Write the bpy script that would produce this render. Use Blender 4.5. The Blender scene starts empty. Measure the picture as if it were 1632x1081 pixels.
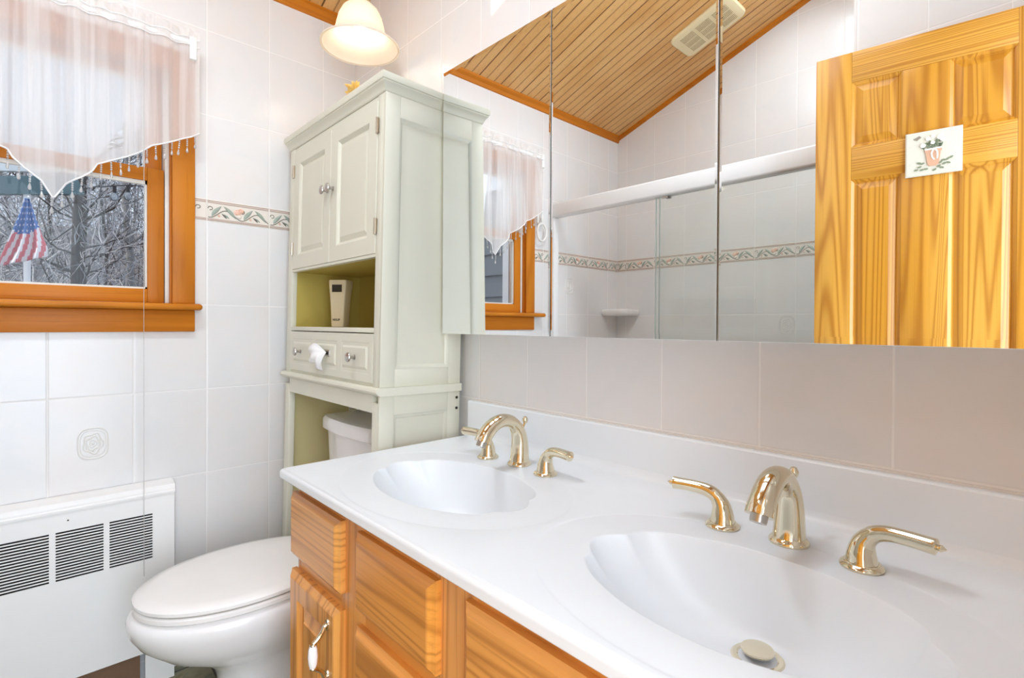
import bpy, bmesh, math, random
from mathutils import Vector, Matrix, noise
random.seed(7)
S = bpy.context.scene
COL = S.collection
PI = math.pi

# ------------------------------------------------------------------ camera, world, lights, exposure
cam_d = bpy.data.cameras.new('camera'); cam = bpy.data.objects.new('camera', cam_d); COL.objects.link(cam)
_yaw, _pitch, _roll = math.radians(43.3031), math.radians(-.41576), math.radians(.28157)
_F = Vector((-math.cos(_yaw) * math.cos(_pitch), math.sin(_yaw) * math.cos(_pitch), math.sin(_pitch)))
_R = Vector((math.sin(_yaw), math.cos(_yaw), 0)); _U = _R.cross(_F)
_R2 = _R * math.cos(_roll) + _U * math.sin(_roll); _U2 = -_R * math.sin(_roll) + _U * math.cos(_roll)
cam.matrix_world = Matrix(((_R2.x, _U2.x, -_F.x, 2.0066), (_R2.y, _U2.y, -_F.y, -.9924), (_R2.z, _U2.z, -_F.z, 1.1417), (0, 0, 0, 1)))
cam_d.sensor_fit = 'HORIZONTAL'; cam_d.sensor_width = 36.0
cam_d.lens = 822.01 / 1632 * 36
cam_d.shift_y = -17.1 / 1632
cam_d.clip_start = .02; cam_d.clip_end = 200
S.camera = cam

w = bpy.data.worlds.new('sky'); S.world = w; w.use_nodes = True
nt = w.node_tree; nt.nodes.clear()
_o = nt.nodes.new('ShaderNodeOutputWorld'); _b = nt.nodes.new('ShaderNodeBackground')
_b.inputs[0].default_value = (.74, .84, 1.0, 1); _b.inputs[1].default_value = 1.05
nt.links.new(_b.outputs[0], _o.inputs[0])

def lamp(name, kind, loc, energy, color=(1, 1, 1), direction=None, **kw):
    d = bpy.data.lights.new(name, kind); d.energy = energy; d.color = color
    for k, v in kw.items(): setattr(d, k, v)
    o = bpy.data.objects.new(name, d); COL.objects.link(o); o.location = loc
    if direction: o.rotation_euler = Vector(direction).to_track_quat('-Z', 'Y').to_euler()
    return o
lamp('sun', 'SUN', (0, -5, 8), 4., (1, .95, .88), (.0, 1, -1), angle=.01)
lamp('skylight_sky', 'AREA', (1.28, -.38, 3.30), 7.5, (.80, .92, 1.06), (0, 0, -1), shape='RECTANGLE', size=.95, size_y=.6)
lamp('doorway_fill', 'AREA', (2.9, -.95, 1.15), 62, (.78, .91, 1.06), (-1, 0, .0), shape='RECTANGLE', size=1.6, size_y=2.2)  # fill light added in the unseen hall, shining in through the doorway
lamp('ceiling_dome_fill', 'AREA', (.95, -.96, 2.68), 12.5, (.83, .93, 1.04), (0, 0, -1), shape='DISK', size=.36)  # added fill from an invented dome fitting on the ceiling
lamp('tub_recessed_fill', 'AREA', (1.22, -1.60, 2.78), 5.5, (.83, .93, 1.04), (-.25, .0, -1), shape='DISK', size=.2)  # added fill for the tub alcove, from an invented downlight
lamp('window_daylight', 'AREA', (-.35, -.93, 1.75), 1.3, (.82, .93, 1.05), (1, 0, -.15), shape='RECTANGLE', size=.55, size_y=.7)

S.view_settings.view_transform = 'Standard'; S.view_settings.look = 'None'
S.view_settings.gamma = 1; S.view_settings.exposure = 0.23; S.view_settings.use_curve_mapping = False
S.cycles.use_denoising = True
S.cycles.max_bounces = 16; S.cycles.diffuse_bounces = 10; S.cycles.glossy_bounces = 6
S.cycles.transmission_bounces = 8; S.cycles.transparent_max_bounces = 16
S.cycles.sample_clamp_indirect = 6; S.cycles.caustics_reflective = False; S.cycles.caustics_refractive = False

# ------------------------------------------------------------------ materials
def srgb(r, g, b):
    f = lambda c: (c / 255 / 12.92) if c / 255 <= .04045 else ((c / 255 + .055) / 1.055) ** 2.4
    return (f(r), f(g), f(b), 1)
class N:
    def __init__(s, name):
        s.m = bpy.data.materials.new(name); s.m.use_nodes = True; s.t = s.m.node_tree; s.t.nodes.clear()
        s.out = s.t.nodes.new('ShaderNodeOutputMaterial')
    def n(s, typ, **kw):
        x = s.t.nodes.new(typ)
        for k, v in kw.items():
            if k == 'ins':
                for i, val in v.items(): s.set(x, i, val)
            else: setattr(x, k, v)
        return x
    def set(s, x, i, val):
        if isinstance(val, bpy.types.NodeSocket): s.t.links.new(val, x.inputs[i])
        else: x.inputs[i].default_value = val
    def math(s, op, a, b=None, c=None):
        x = s.n('ShaderNodeMath', operation=op); s.set(x, 0, a)
        if b is not None: s.set(x, 1, b)
        if c is not None: s.set(x, 2, c)
        return x.outputs[0]
    def mix(s, f, a, b, typ='MIX'):
        x = s.n('ShaderNodeMix', data_type='RGBA', blend_type=typ); s.set(x, 0, f); s.set(x, 6, a); s.set(x, 7, b); return x.outputs[2]
    def ramp(s, f, stops):
        x = s.n('ShaderNodeValToRGB'); e = x.color_ramp.elements
        while len(e) < len(stops): e.new(.5)
        for k, (p, c) in zip(e, stops): k.position = p; k.color = c
        s.set(x, 0, f); return x.outputs[0]
    def rng(s, v, a, b, c=0., d=1.):
        x = s.n('ShaderNodeMapRange', interpolation_type='SMOOTHSTEP')
        for i, q in enumerate((v, a, b, c, d)): s.set(x, i, q)
        return x.outputs[0]
    def pos(s): return s.n('ShaderNodeNewGeometry').outputs['Position']
    def obj(s): return s.n('ShaderNodeTexCoord').outputs['Object']
    def xyz(s, v): return s.n('ShaderNodeSeparateXYZ', ins={0: v}).outputs
    def vmap(s, v, scale=(1, 1, 1), loc=(0, 0, 0)):
        return s.n('ShaderNodeMapping', ins={0: v, 1: loc, 3: scale}).outputs[0]
    def noise(s, v, scale, detail=2., rough=.5, dist=0.):
        return s.n('ShaderNodeTexNoise', ins={'Vector': v, 'Scale': scale, 'Detail': detail, 'Roughness': rough, 'Distortion': dist}).outputs[0]
    def bump(s, h, strength=.3, dist=.002):
        return s.n('ShaderNodeBump', ins={'Strength': strength, 'Distance': dist, 'Height': h}).outputs[0]
    def bsdf(s, **kw):
        x = s.n('ShaderNodeBsdfPrincipled')
        for k, v in kw.items(): s.set(x, k.replace('_', ' '), v)
        s.t.links.new(x.outputs[0], s.out.inputs[0]); return x
MATS = {}
def simple(name, col, rough=.4, metal=0., bumpscale=0, bumpstr=.1, **kw):
    k = N(name); v = k.obj()
    n1 = k.noise(v, 9., 3.)
    c = k.mix(n1, tuple(q * .965 for q in col[:3]) + (1,), tuple(min(1, q * 1.02) for q in col[:3]) + (1,))
    args = dict(Base_Color=c, Roughness=rough, Metallic=metal, **kw)
    if bumpscale: args['Normal'] = k.bump(k.noise(v, bumpscale, 3.), bumpstr, .001)
    k.bsdf(**args); MATS[name] = k.m; return k.m

TZ0, TH, TW, BAND0, BAND1 = 1.204, .2872, .2032, 1.4914, 1.5672
def tile_mat(name, axis, off):
    k = N(name); P = k.pos(); X = k.xyz(P)
    u = X[0] if axis == 'X' else X[1]; z = X[2]
    du = k.math('PINGPONG', k.math('ADD', u, off + TW * 40), TW / 2)
    top = k.math('GREATER_THAN', z, (BAND0 + BAND1) / 2)
    base = k.math('ADD', TZ0, k.math('MULTIPLY', top, BAND1 - TZ0))
    zz = k.math('ADD', k.math('SUBTRACT', z, base), TH * 10)
    dv = k.math('PINGPONG', zz, TH / 2)
    d = k.math('MINIMUM', du, dv)
    grout = k.rng(d, .0011, .0019, 1., 0.)
    iu = k.math('FLOOR', k.math('DIVIDE', k.math('ADD', u, off + TW * 40), TW)); iv = k.math('FLOOR', k.math('DIVIDE', zz, TH))
    cid = k.n('ShaderNodeCombineXYZ', ins={0: iu, 1: iv, 2: top}).outputs[0]
    wn = k.n('ShaderNodeTexWhiteNoise', ins={0: cid}).outputs[1]
    vv = k.n('ShaderNodeVectorMath', operation='ADD', ins={0: P, 1: wn}).outputs[0]
    n1 = k.noise(vv, 5.5, 4., .55, .6); n2 = k.noise(vv, 3.1, 3., .5, 1.2)
    c = k.ramp(n1, [(.32, (.745, .745, .745, 1)), (.5, (.775, .76, .748, 1)), (.68, (.785, .745, .722, 1))])
    c = k.mix(k.rng(n2, .5, .72, 0, .55), c, (.745, .745, .748, 1))
    c = k.mix(grout, c, (.85, .83, .81, 1))
    h = k.math('ADD', k.rng(d, .001, .0045), k.math('MULTIPLY', k.noise(vv, 22., 3.), .12))
    k.bsdf(Base_Color=c, Roughness=k.math('ADD', k.math('MULTIPLY', grout, .5), .22), Normal=k.bump(h, .35, .0016), Specular_IOR_Level=.42)
    MATS[name] = k.m; return k.m
tile_mat('tile_window', 'Y', .3378); tile_mat('tile_mirror', 'X', 0.); tile_mat('tile_back', 'X', -.071 + TW)

def wood(name, dark, mid, light, axis, grain=(9., .55), lines=34., rough=.3, world=False, strength=.55, coat=.25, sharp=2.2):
    k = N(name); P = k.pos() if world else k.obj()
    sc = {'X': (grain[1], grain[0] * .3, grain[0]), 'Y': (grain[0] * .3, grain[1], grain[0]), 'Z': (grain[0], grain[0] * .3, grain[1])}[axis]
    inf = k.n('ShaderNodeObjectInfo').outputs['Random']
    shift = k.n('ShaderNodeCombineXYZ', ins={0: k.math('MULTIPLY', inf, 7.3), 1: k.math('MULTIPLY', inf, 3.1), 2: k.math('MULTIPLY', inf, 5.7)}).outputs[0]
    P2 = k.n('ShaderNodeVectorMath', operation='ADD', ins={0: P, 1: shift}).outputs[0]
    V = k.vmap(P2, sc)
    n1 = k.noise(V, .55, 1.6, .45, .45)
    ring = k.math('MULTIPLY_ADD', k.math('SINE', k.math('MULTIPLY', n1, lines * 2.2)), .5, .5)
    ring = k.math('POWER', ring, sharp)
    fine = k.noise(k.vmap(P2, tuple(q * 9 if q > 1 else q * 3 for q in sc)), 2.2, 4., .6)
    big = k.noise(V, .35, 2.)
    c = k.mix(k.rng(big, .3, .7), mid, light)
    c = k.mix(k.math('MULTIPLY', ring, strength), c, dark)
    c = k.mix(k.rng(fine, .5, .78, 0., .4), c, dark)
    k.bsdf(Base_Color=c, Roughness=rough, Coat_Weight=coat, Coat_Roughness=.12, Specular_IOR_Level=.5 if coat else .22, Normal=k.bump(fine, .12, .001))
    MATS[name] = k.m; return k.m
OAK = (srgb(150, 84, 22), srgb(222, 148, 62), srgb(232, 168, 92))
wood('oak_z', *OAK, 'Z', grain=(11., .5), lines=58, strength=.5, sharp=3.5); wood('oak_x', *OAK, 'X', grain=(11., .5), lines=58, strength=.5, sharp=3.5)
PINE = (srgb(166, 98, 16), srgb(210, 144, 36), srgb(222, 164, 68))
wood('pine_z', *PINE, 'Z', grain=(16., .35), lines=80, strength=.65); wood('pine_x', *PINE, 'X', grain=(16., .35), lines=80, strength=.65)
FIR = (srgb(150, 78, 12), srgb(196, 114, 22), srgb(204, 126, 34))
wood('casing_z', *FIR, 'Z', strength=.3, coat=.0, rough=.4); wood('casing_y', *FIR, 'Y', strength=.3, coat=.0, rough=.4)
def ceiling_mat():
    k = N('ceiling_boards'); P = k.pos(); X = k.xyz(P)
    y = k.math('ADD', X[1], 20.)
    d1 = k.math('PINGPONG', y, .0238); d2 = k.math('PINGPONG', y, .0714)
    g1 = k.rng(d1, .0012, .0045, 1., 0.); g2 = k.rng(d2, .001, .004, 1., 0.)
    row = k.math('FLOOR', k.math('DIVIDE', y, .1428))
    off = k.n('ShaderNodeTexWhiteNoise', noise_dimensions='1D', ins={1: row}).outputs[0]
    V = k.n('ShaderNodeVectorMath', operation='ADD', ins={0: k.vmap(P, (.7, 9, 9)), 1: k.n('ShaderNodeCombineXYZ', ins={0: k.math('MULTIPLY', off, 9.)}).outputs[0]}).outputs[0]
    n1 = k.noise(V, 1., 3., .5, .2)
    fine = k.noise(k.vmap(P, (3, 90, 90)), 2., 3.)
    c = k.mix(k.rng(n1, .3, .7), srgb(212, 156, 86), srgb(226, 178, 114))
    c = k.mix(k.rng(fine, .5, .8, 0., .35), c, srgb(150, 92, 40))
    c = k.mix(k.math('MULTIPLY', g1, .55), c, srgb(120, 72, 28)); c = k.mix(k.math('MULTIPLY', g2, .8), c, srgb(96, 54, 20))
    h = k.math('SUBTRACT', 1., k.math('MAXIMUM', k.math('MULTIPLY', g1, .6), g2))
    k.bsdf(Base_Color=c, Roughness=.38, Normal=k.bump(h, .8, .004)); MATS['ceiling_boards'] = k.m
ceiling_mat()
def floor_mat():
    k = N('floor_marble'); P = k.pos(); X = k.xyz(P)
    d = k.math('MINIMUM', k.math('PINGPONG', k.math('ADD', X[0], 10.03), .1525), k.math('PINGPONG', k.math('ADD', X[1], 10.0), .1525))
    n1 = k.noise(P, 11., 5., .6, 1.4)
    c = k.ramp(n1, [(.3, srgb(72, 84, 64)), (.5, srgb(128, 124, 96)), (.65, srgb(104, 96, 58)), (.8, srgb(150, 160, 140))])
    c = k.mix(k.rng(d, .0025, .004, 1., 0.), c, srgb(40, 28, 20))
    k.bsdf(Base_Color=c, Roughness=.3, Normal=k.bump(k.rng(d, .002, .005), .4, .002)); MATS['floor_marble'] = k.m
floor_mat()
simple('hall_paint', (.78, .78, .77, 1), .6, bumpscale=60)
simple('paint_cream', srgb(219, 218, 201), .38, bumpscale=40, bumpstr=.04)
simple('paint_cream_shaded', srgb(186, 168, 84), .5)  # cream cabinet paint with the niche shade put into its colour
simple('paint_cream_shaded_pale', srgb(206, 196, 146), .5)  # cream paint again, the shade beneath the cabinet mixed into the colour
simple('white_enamel', srgb(242, 241, 239), .35)
simple('porcelain', srgb(243, 242, 241), .12, Coat_Weight=.4, Coat_Roughness=.05)
simple('seat_plastic', srgb(245, 243, 240), .22)
simple('cultured_marble', srgb(232, 236, 239), .34)
simple('rim_ceramic', srgb(232, 230, 226), .2)
simple('white_metal', srgb(236, 236, 236), .25)
simple('white_plastic', srgb(235, 233, 228), .35)
simple('brass', (.78, .70, .53, 1), .07, 1.)
simple('brass_lamp', (.86, .66, .34, 1), .18, 1.)
simple('nickel', (.52, .49, .45, 1), .28, 1.)
simple('hinge_metal', (.55, .47, .36, 1), .3, 1.)
simple('mirror_silver', (.93, .945, .94, 1), .0, 1.)
simple('mirror_edge', srgb(120, 124, 122), .25, .6)
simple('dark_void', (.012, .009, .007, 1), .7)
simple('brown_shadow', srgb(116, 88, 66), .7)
simple('fin_copper', srgb(120, 84, 60), .5)
simple('jamb_liner', srgb(226, 222, 212), .4)
simple('tissue_paper', (.87, .87, .87, 1), .8)
simple('beige_plastic', srgb(222, 206, 170), .4)
simple('dark_window', srgb(48, 40, 26), .12)
simple('print_ink', srgb(38, 30, 22), .6)
simple('gold_petal', srgb(240, 206, 120), .45)
simple('vent_cream', srgb(236, 220, 178), .45)
simple('vent_slot', srgb(120, 96, 60), .7)
simple('vine_green', srgb(158, 170, 158), .3); simple('vine_dark', srgb(120, 116, 104), .3)
simple('flower_coral', srgb(232, 190, 170), .3); simple('border_line', srgb(178, 150, 136), .3)
simple('border_field', srgb(230, 222, 212), .25); simple('border_grout', srgb(226, 220, 214), .5)
simple('plaque_ivory', srgb(226, 222, 206), .35, bumpscale=30, bumpstr=.3)
simple('plaque_leaf', srgb(136, 144, 118), .5); simple('plaque_terracotta', srgb(222, 172, 142), .5)
simple('plaque_white', srgb(246, 244, 236), .5); simple('plaque_grey', srgb(150, 138, 122), .5)
simple('bark', srgb(134, 132, 132), .9, bumpscale=30, bumpstr=.5); simple('bark_dark', srgb(66, 62, 60), .9, bumpscale=30, bumpstr=.5)
simple('twig_pale', srgb(206, 204, 206), .9)
simple('twig_grey', srgb(146, 148, 154), .9)
simple('leaf_litter', srgb(104, 94, 92), .95, bumpscale=12, bumpstr=.6)
simple('siding_grey', srgb(150, 152, 154), .7, bumpscale=50)
simple('outdoor_white', srgb(232, 234, 236), .5)
simple('teal_board', srgb(84, 112, 118), .55)
simple('flag_red', srgb(218, 116, 122), .8); simple('flag_white', srgb(236, 230, 232), .8); simple('flag_blue', srgb(82, 116, 178), .8)
simple('wire_black', srgb(28, 28, 32), .5)

def trans_mat(name, tint, transp, rough=.0, gloss=.08, diffuse=(.9, .9, .9, 1), dmix=.0, tcol=None):
    k = N(name)
    tr = k.n('ShaderNodeBsdfTransparent', ins={0: tint}); gl = k.n('ShaderNodeBsdfGlossy', ins={0: (1, 1, 1, 1), 1: rough})
    df = k.n('ShaderNodeBsdfDiffuse', ins={0: diffuse}); tl = k.n('ShaderNodeBsdfTranslucent', ins={0: tcol or diffuse})
    md = k.n('ShaderNodeMixShader', ins={0: .5, 1: df.outputs[0], 2: tl.outputs[0]})
    fr = k.n('ShaderNodeFresnel', ins={0: 1.45}); vn = k.noise(k.obj(), 25., 2.)
    m1 = k.n('ShaderNodeMixShader', ins={0: k.math('ADD', dmix, k.math('MULTIPLY', k.math('SUBTRACT', vn, .5), dmix * .1)), 1: tr.outputs[0], 2: md.outputs[0]})
    m2 = k.n('ShaderNodeMixShader', ins={0: k.math('MULTIPLY', fr.outputs[0], gloss), 1: m1.outputs[0], 2: gl.outputs[0]})
    k.t.links.new(m2.outputs[0], k.out.inputs[0]); MATS[name] = k.m; return k.m
trans_mat('window_glass', (.97, .98, .98, 1), 1, .0, .2, dmix=.0)
trans_mat('shower_glass', (.984, .994, .989, 1), 1, .03, .5, (.86, .94, .9, 1), dmix=.035)
trans_mat('shower_glass_edge', (.9, .95, .93, 1), 1, .05, 1., (.8, .88, .85, 1), dmix=.4)
trans_mat('crystal', (.92, .92, .93, 1), 1, .05, 2.2, (.95, .94, .92, 1), dmix=.62)
trans_mat('clear_cord', (.97, .97, .96, 1), 1, .1, 1., (.95, .93, .9, 1), dmix=.55)
trans_mat('bulb_glass', (1, 1, 1, 1), 1, .05, 1., (.6, .7, .8, 1), dmix=.3)
def sheer_mat():
    k = N('sheer_voile'); v = k.obj()
    weave = k.noise(k.vmap(v, (30, 300, 30)), 2., 2.)
    lw = k.n('ShaderNodeLayerWeight', ins={0: .35}).outputs[1]
    dens = k.math('ADD', k.math('MULTIPLY', k.math('POWER', lw, 1.2), .46), k.math('MULTIPLY_ADD', weave, .08, .62))
    f1 = k.noise(k.vmap(v, (0, 15, .5)), 1., 3., .6); f2 = k.noise(k.vmap(v, (0, 42, .9), (0, 3, 0)), 1., 2.)
    gather = k.math('ADD', k.math('MULTIPLY', k.rng(f1, .46, .56), .16), k.math('MULTIPLY', k.rng(f2, .52, .62), .12))
    dens = k.math('MINIMUM', .96, k.math('ADD', k.math('SUBTRACT', dens, .07), gather))
    tr = k.n('ShaderNodeBsdfTransparent', ins={0: (1, 1, 1, 1)})
    df = k.n('ShaderNodeBsdfDiffuse', ins={0: (.90, .885, .87, 1)}); tl = k.n('ShaderNodeBsdfTranslucent', ins={0: (.92, .91, .9, 1)})
    m0 = k.n('ShaderNodeMixShader', ins={0: .45, 1: df.outputs[0], 2: tl.outputs[0]})
    m1 = k.n('ShaderNodeMixShader', ins={0: dens, 1: tr.outputs[0], 2: m0.outputs[0]})
    k.t.links.new(m1.outputs[0], k.out.inputs[0]); MATS['sheer_voile'] = k.m
sheer_mat()
def shade_mat():
    k = N('frosted_shade'); n1 = k.noise(k.obj(), 14., 2.)
    df = k.n('ShaderNodeBsdfDiffuse', ins={0: k.mix(n1, (.88, .84, .78, 1), (.93, .9, .85, 1))}); tl = k.n('ShaderNodeBsdfTranslucent', ins={0: (.95, .86, .72, 1)})
    gl = k.n('ShaderNodeBsdfGlossy', ins={0: (1, 1, 1, 1), 1: .15})
    m0 = k.n('ShaderNodeMixShader', ins={0: .5, 1: df.outputs[0], 2: tl.outputs[0]})
    m1 = k.n('ShaderNodeMixShader', ins={0: .05, 1: m0.outputs[0], 2: gl.outputs[0]})
    k.t.links.new(m1.outputs[0], k.out.inputs[0]); MATS['frosted_shade'] = k.m
shade_mat()
def emit_mat(name, col, s):
    k = N(name); f = k.n('ShaderNodeLayerWeight', ins={0: .4}).outputs[1]
    e = k.n('ShaderNodeEmission', ins={0: k.mix(f, col, tuple(q * .9 for q in col[:3]) + (1,)), 1: s}); k.t.links.new(e.outputs[0], k.out.inputs[0]); MATS[name] = k.m
emit_mat('lit_bulb', (1, .86, .68, 1), 13.); emit_mat('fill_diffuser', (1, .98, .95, 1), 4.)  # the diffuser glow belongs to the added ceiling lamps

# ------------------------------------------------------------------ mesh builder
class MB:
    def __init__(s): s.v = []; s.f = []; s.mi = []; s.mats = []; s.sm = []
    def mat(s, name):
        if name not in s.mats: s.mats.append(name)
        return s.mats.index(name)
    def add(s, vs, fs, m, smooth=False):
        b = len(s.v); s.v += [tuple(p) for p in vs]; i = s.mat(m)
        for f in fs: s.f.append(tuple(b + q for q in f)); s.mi.append(i); s.sm.append(smooth)
        return s
    def box(s, x0, x1, y0, y1, z0, z1, m, bev=0., seg=2):
        x0, x1 = sorted((x0, x1)); y0, y1 = sorted((y0, y1)); z0, z1 = sorted((z0, z1))
        vs = [(x, y, z) for x in (x0, x1) for y in (y0, y1) for z in (z0, z1)]
        fs = [(0, 1, 3, 2), (4, 6, 7, 5), (0, 4, 5, 1), (2, 3, 7, 6), (0, 2, 6, 4), (1, 5, 7, 3)]
        if not bev: return s.add(vs, fs, m)
        bm = bmesh.new(); bv = [bm.verts.new(p) for p in vs]
        for f in fs: bm.faces.new([bv[i] for i in f])
        bmesh.ops.bevel(bm, geom=bm.edges[:], offset=min(bev, .49 * min(x1 - x0, y1 - y0, z1 - z0)), segments=seg, profile=.5, affect='EDGES')
        bm.verts.index_update()
        s.add([v.co[:] for v in bm.verts], [[v.index for v in f.verts] for f in bm.faces], m, True); bm.free(); return s
    def tube(s, pts, rad, m, seg=10, caps=True, ell=None, up=None):
        pts = [Vector(p) for p in pts]; n = len(pts)
        if not hasattr(rad, '__len__'): rad = [rad] * n
        vs = []; fs = []; u = None
        for i, p in enumerate(pts):
            t = (pts[min(i + 1, n - 1)] - pts[max(i - 1, 0)]).normalized()
            if u is None:
                a = Vector(up) if up else (Vector((0, 0, 1)) if abs(t.z) < .9 else Vector((1, 0, 0)))
                u = (a - t * a.dot(t)).normalized()
            else: u = (u - t * u.dot(t)).normalized()
            b = t.cross(u)
            e = ell[i] if ell else 1.
            for k in range(seg):
                th = 2 * PI * k / seg
                vs.append(p + u * (rad[i] * math.cos(th)) + b * (rad[i] * e * math.sin(th)))
        for i in range(n - 1):
            for k in range(seg):
                a, b2 = i * seg + k, i * seg + (k + 1) % seg
                fs.append((a, b2, b2 + seg, a + seg))
        if caps: fs.append(tuple(reversed(range(seg)))); fs.append(tuple((n - 1) * seg + k for k in range(seg)))
        return s.add(vs, fs, m, True)
    def lathe(s, prof, m, c=(0, 0, 0), seg=32, axis='Z', sx=1., sy=1., a0=0., a1=2 * PI, cap=False):
        vs = []; fs = []; full = abs(a1 - a0 - 2 * PI) < 1e-6; cnt = seg if full else seg + 1
        for r, h in prof:
            for k in range(cnt):
                th = a0 + (a1 - a0) * k / seg; a, b = r * math.cos(th) * sx, r * math.sin(th) * sy
                p = {'Z': (a, b, h), 'Y': (a, -h, b), 'X': (h, a, b)}[axis]
                vs.append((c[0] + p[0], c[1] + p[1], c[2] + p[2]))
        for i in range(len(prof) - 1):
            for k in range(cnt if full else seg):
                k2 = (k + 1) % cnt
                fs.append((i * cnt + k, i * cnt + k2, (i + 1) * cnt + k2, (i + 1) * cnt + k))
        if cap:
            fs.append(tuple(reversed(range(cnt)))); fs.append(tuple((len(prof) - 1) * cnt + k for k in range(cnt)))
        return s.add(vs, fs, m, True)
    def ball(s, c, r, m, seg=10, rings=6, sc=(1, 1, 1)):
        vs = []; fs = []
        for i in range(rings + 1):
            ph = PI * i / rings
            for k in range(seg):
                th = 2 * PI * k / seg
                vs.append((c[0] + r * sc[0] * math.sin(ph) * math.cos(th), c[1] + r * sc[1] * math.sin(ph) * math.sin(th), c[2] + r * sc[2] * math.cos(ph)))
        for i in range(rings):
            for k in range(seg):
                a, b = i * seg + k, i * seg + (k + 1) % seg; fs.append((a, a + seg, b + seg, b))
        return s.add(vs, fs, m, True)
    def rects(s, rs, m, mp, back=True):
        # nested rectangles (u0,u1,v0,v1,w) -> raised / recessed panel
        vs = []; fs = []
        for u0, u1, v0, v1, ww in rs: vs += [mp(u0, v0, ww), mp(u1, v0, ww), mp(u1, v1, ww), mp(u0, v1, ww)]
        for i in range(len(rs) - 1):
            for k in range(4):
                a, b = i * 4 + k, i * 4 + (k + 1) % 4; fs.append((a, b, b + 4, a + 4))
        e = (len(rs) - 1) * 4; fs.append((e, e + 1, e + 2, e + 3))
        if back: fs.append((3, 2, 1, 0))
        return s.add(vs, fs, m)
    def prism(s, poly, m, mp, w0, w1, smooth=False):
        n = len(poly); vs = [mp(u, v, w0) for u, v in poly] + [mp(u, v, w1) for u, v in poly]
        fs = [tuple(reversed(range(n))), tuple(range(n, 2 * n))] + [(k, (k + 1) % n, n + (k + 1) % n, n + k) for k in range(n)]
        return s.add(vs, fs, m, smooth)
    def sweep(s, prof, path_pts, m):
        # profile offsets given per path point: list of rows of points already in 3D
        n = len(prof[0]); vs = [p for row in prof for p in row]; fs = []
        for i in range(len(prof) - 1):
            for k in range(n - 1): a = i * n + k; fs.append((a, a + 1, a + 1 + n, a + n))
        return s.add(vs, fs, m, True)
    def build(s, name, parent=None, loc=None, sharp=35, **props):
        me = bpy.data.meshes.new(name); me.from_pydata(s.v, [], s.f)
        for q in s.mats: me.materials.append(MATS[q])
        for p, i, sm in zip(me.polygons, s.mi, s.sm): p.material_index = i; p.use_smooth = sm
        bm = bmesh.new(); bm.from_mesh(me); bmesh.ops.remove_doubles(bm, verts=bm.verts[:], dist=1e-6)
        bmesh.ops.recalc_face_normals(bm, faces=bm.faces[:]); bm.to_mesh(me); bm.free()
        if any(s.sm): me.set_sharp_from_angle(angle=math.radians(sharp))
        o = bpy.data.objects.new(name, me); COL.objects.link(o)
        if parent: o.parent = parent
        if loc: o.location = loc
        for k, v in props.items(): o[k] = v
        return o
def B(): return MB()
def tag(o, label, cat, group=None):
    o['label'] = label; o['category'] = cat
    if group: o['group'] = group
    return o
def thing(name, label, cat, loc=(0, 0, 0), rz=0, group=None):
    o = bpy.data.objects.new(name, None); COL.objects.link(o); o.location = loc; o.rotation_euler = (0, 0, rz)
    o.empty_display_size = .05
    return tag(o, label, cat, group)
def structure(name, loc=(0, 0, 0)):
    o = bpy.data.objects.new(name, None); COL.objects.link(o); o.location = loc; o['kind'] = 'structure'; o.empty_display_size = .05; return o
def copy_tree(o, parent=None):
    c = o.copy(); COL.objects.link(c)
    if parent: c.parent = parent
    for ch in list(o.children): copy_tree(ch, c)
    return c
XZ = lambda y0: (lambda u, v, w_: (u, y0 - w_, v))      # front faces -y
def arc(n, a0, a1): return [a0 + (a1 - a0) * i / n for i in range(n + 1)]
def bez(p, n=16):
    p = [Vector(q) for q in p]; out = []
    segs = len(p) - 1
    for i in range(segs):
        a = p[max(i - 1, 0)]; b = p[i]; c = p[i + 1]; d = p[min(i + 2, segs)]
        for k in range(n):
            t = k / n
            out.append(.5 * ((2 * b) + (-a + c) * t + (2 * a - 5 * b + 4 * c - d) * t * t + (-a + 3 * b - 3 * c + d) * t ** 3))
    out.append(p[-1]); return out

# ------------------------------------------------------------------ setting: shell
XR, YB, YE, XW = 2.10, -2.068, -1.43, 1.482      # right wall, back wall, tub front plane, wing wall start
CZ0, CS = 2.372, .36                              # ceiling height at window wall, slope
ceil = lambda x: CZ0 + CS * x
T = .12
WY0, WY1, WZ0, WZ1 = -1.222, -.628, 1.2, 2.0      # rough window opening
m = B()
m.box(-T, 0, YB - T, WY0, -.05, 2.6, 'tile_window'); m.box(-T, 0, WY1, T, -.05, 2.6, 'tile_window')
m.box(-T, 0, WY0, WY1, -.05, WZ0, 'tile_window'); m.box(-T, 0, WY0, WY1, WZ1, 2.6, 'tile_window')
m.build('wall_left', kind='structure')
B().box(-T, XR + T, 0, T, -.05, 3.4, 'tile_mirror').build('wall_front', kind='structure')
B().box(-T, XW + .06, YB - T, YB, -.05, 3.4, 'tile_back').build('wall_back', kind='structure')
m = B(); m.box(XW, XR, YE - T, YE, -.05, 3.4, 'tile_back'); m.box(XW, XW + T, YB, YE - T, -.05, 3.4, 'tile_window'); m.build('wall_wing', kind='structure')
DY0, DY1, DZ = -1.37, -.60, 2.12
m = B(); m.box(XR, XR + T, YE - T, DY0, -.05, 3.4, 'hall_paint'); m.box(XR, XR + T, DY1, T, -.05, 3.4, 'tile_window'); m.box(XR, XR + T, DY0, DY1, DZ, 3.4, 'tile_window')
m.build('wall_right', kind='structure')
B().box(-T, 3.6, YB - T, T, -.1, 0, 'floor_marble').build('floor', kind='structure')
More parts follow.
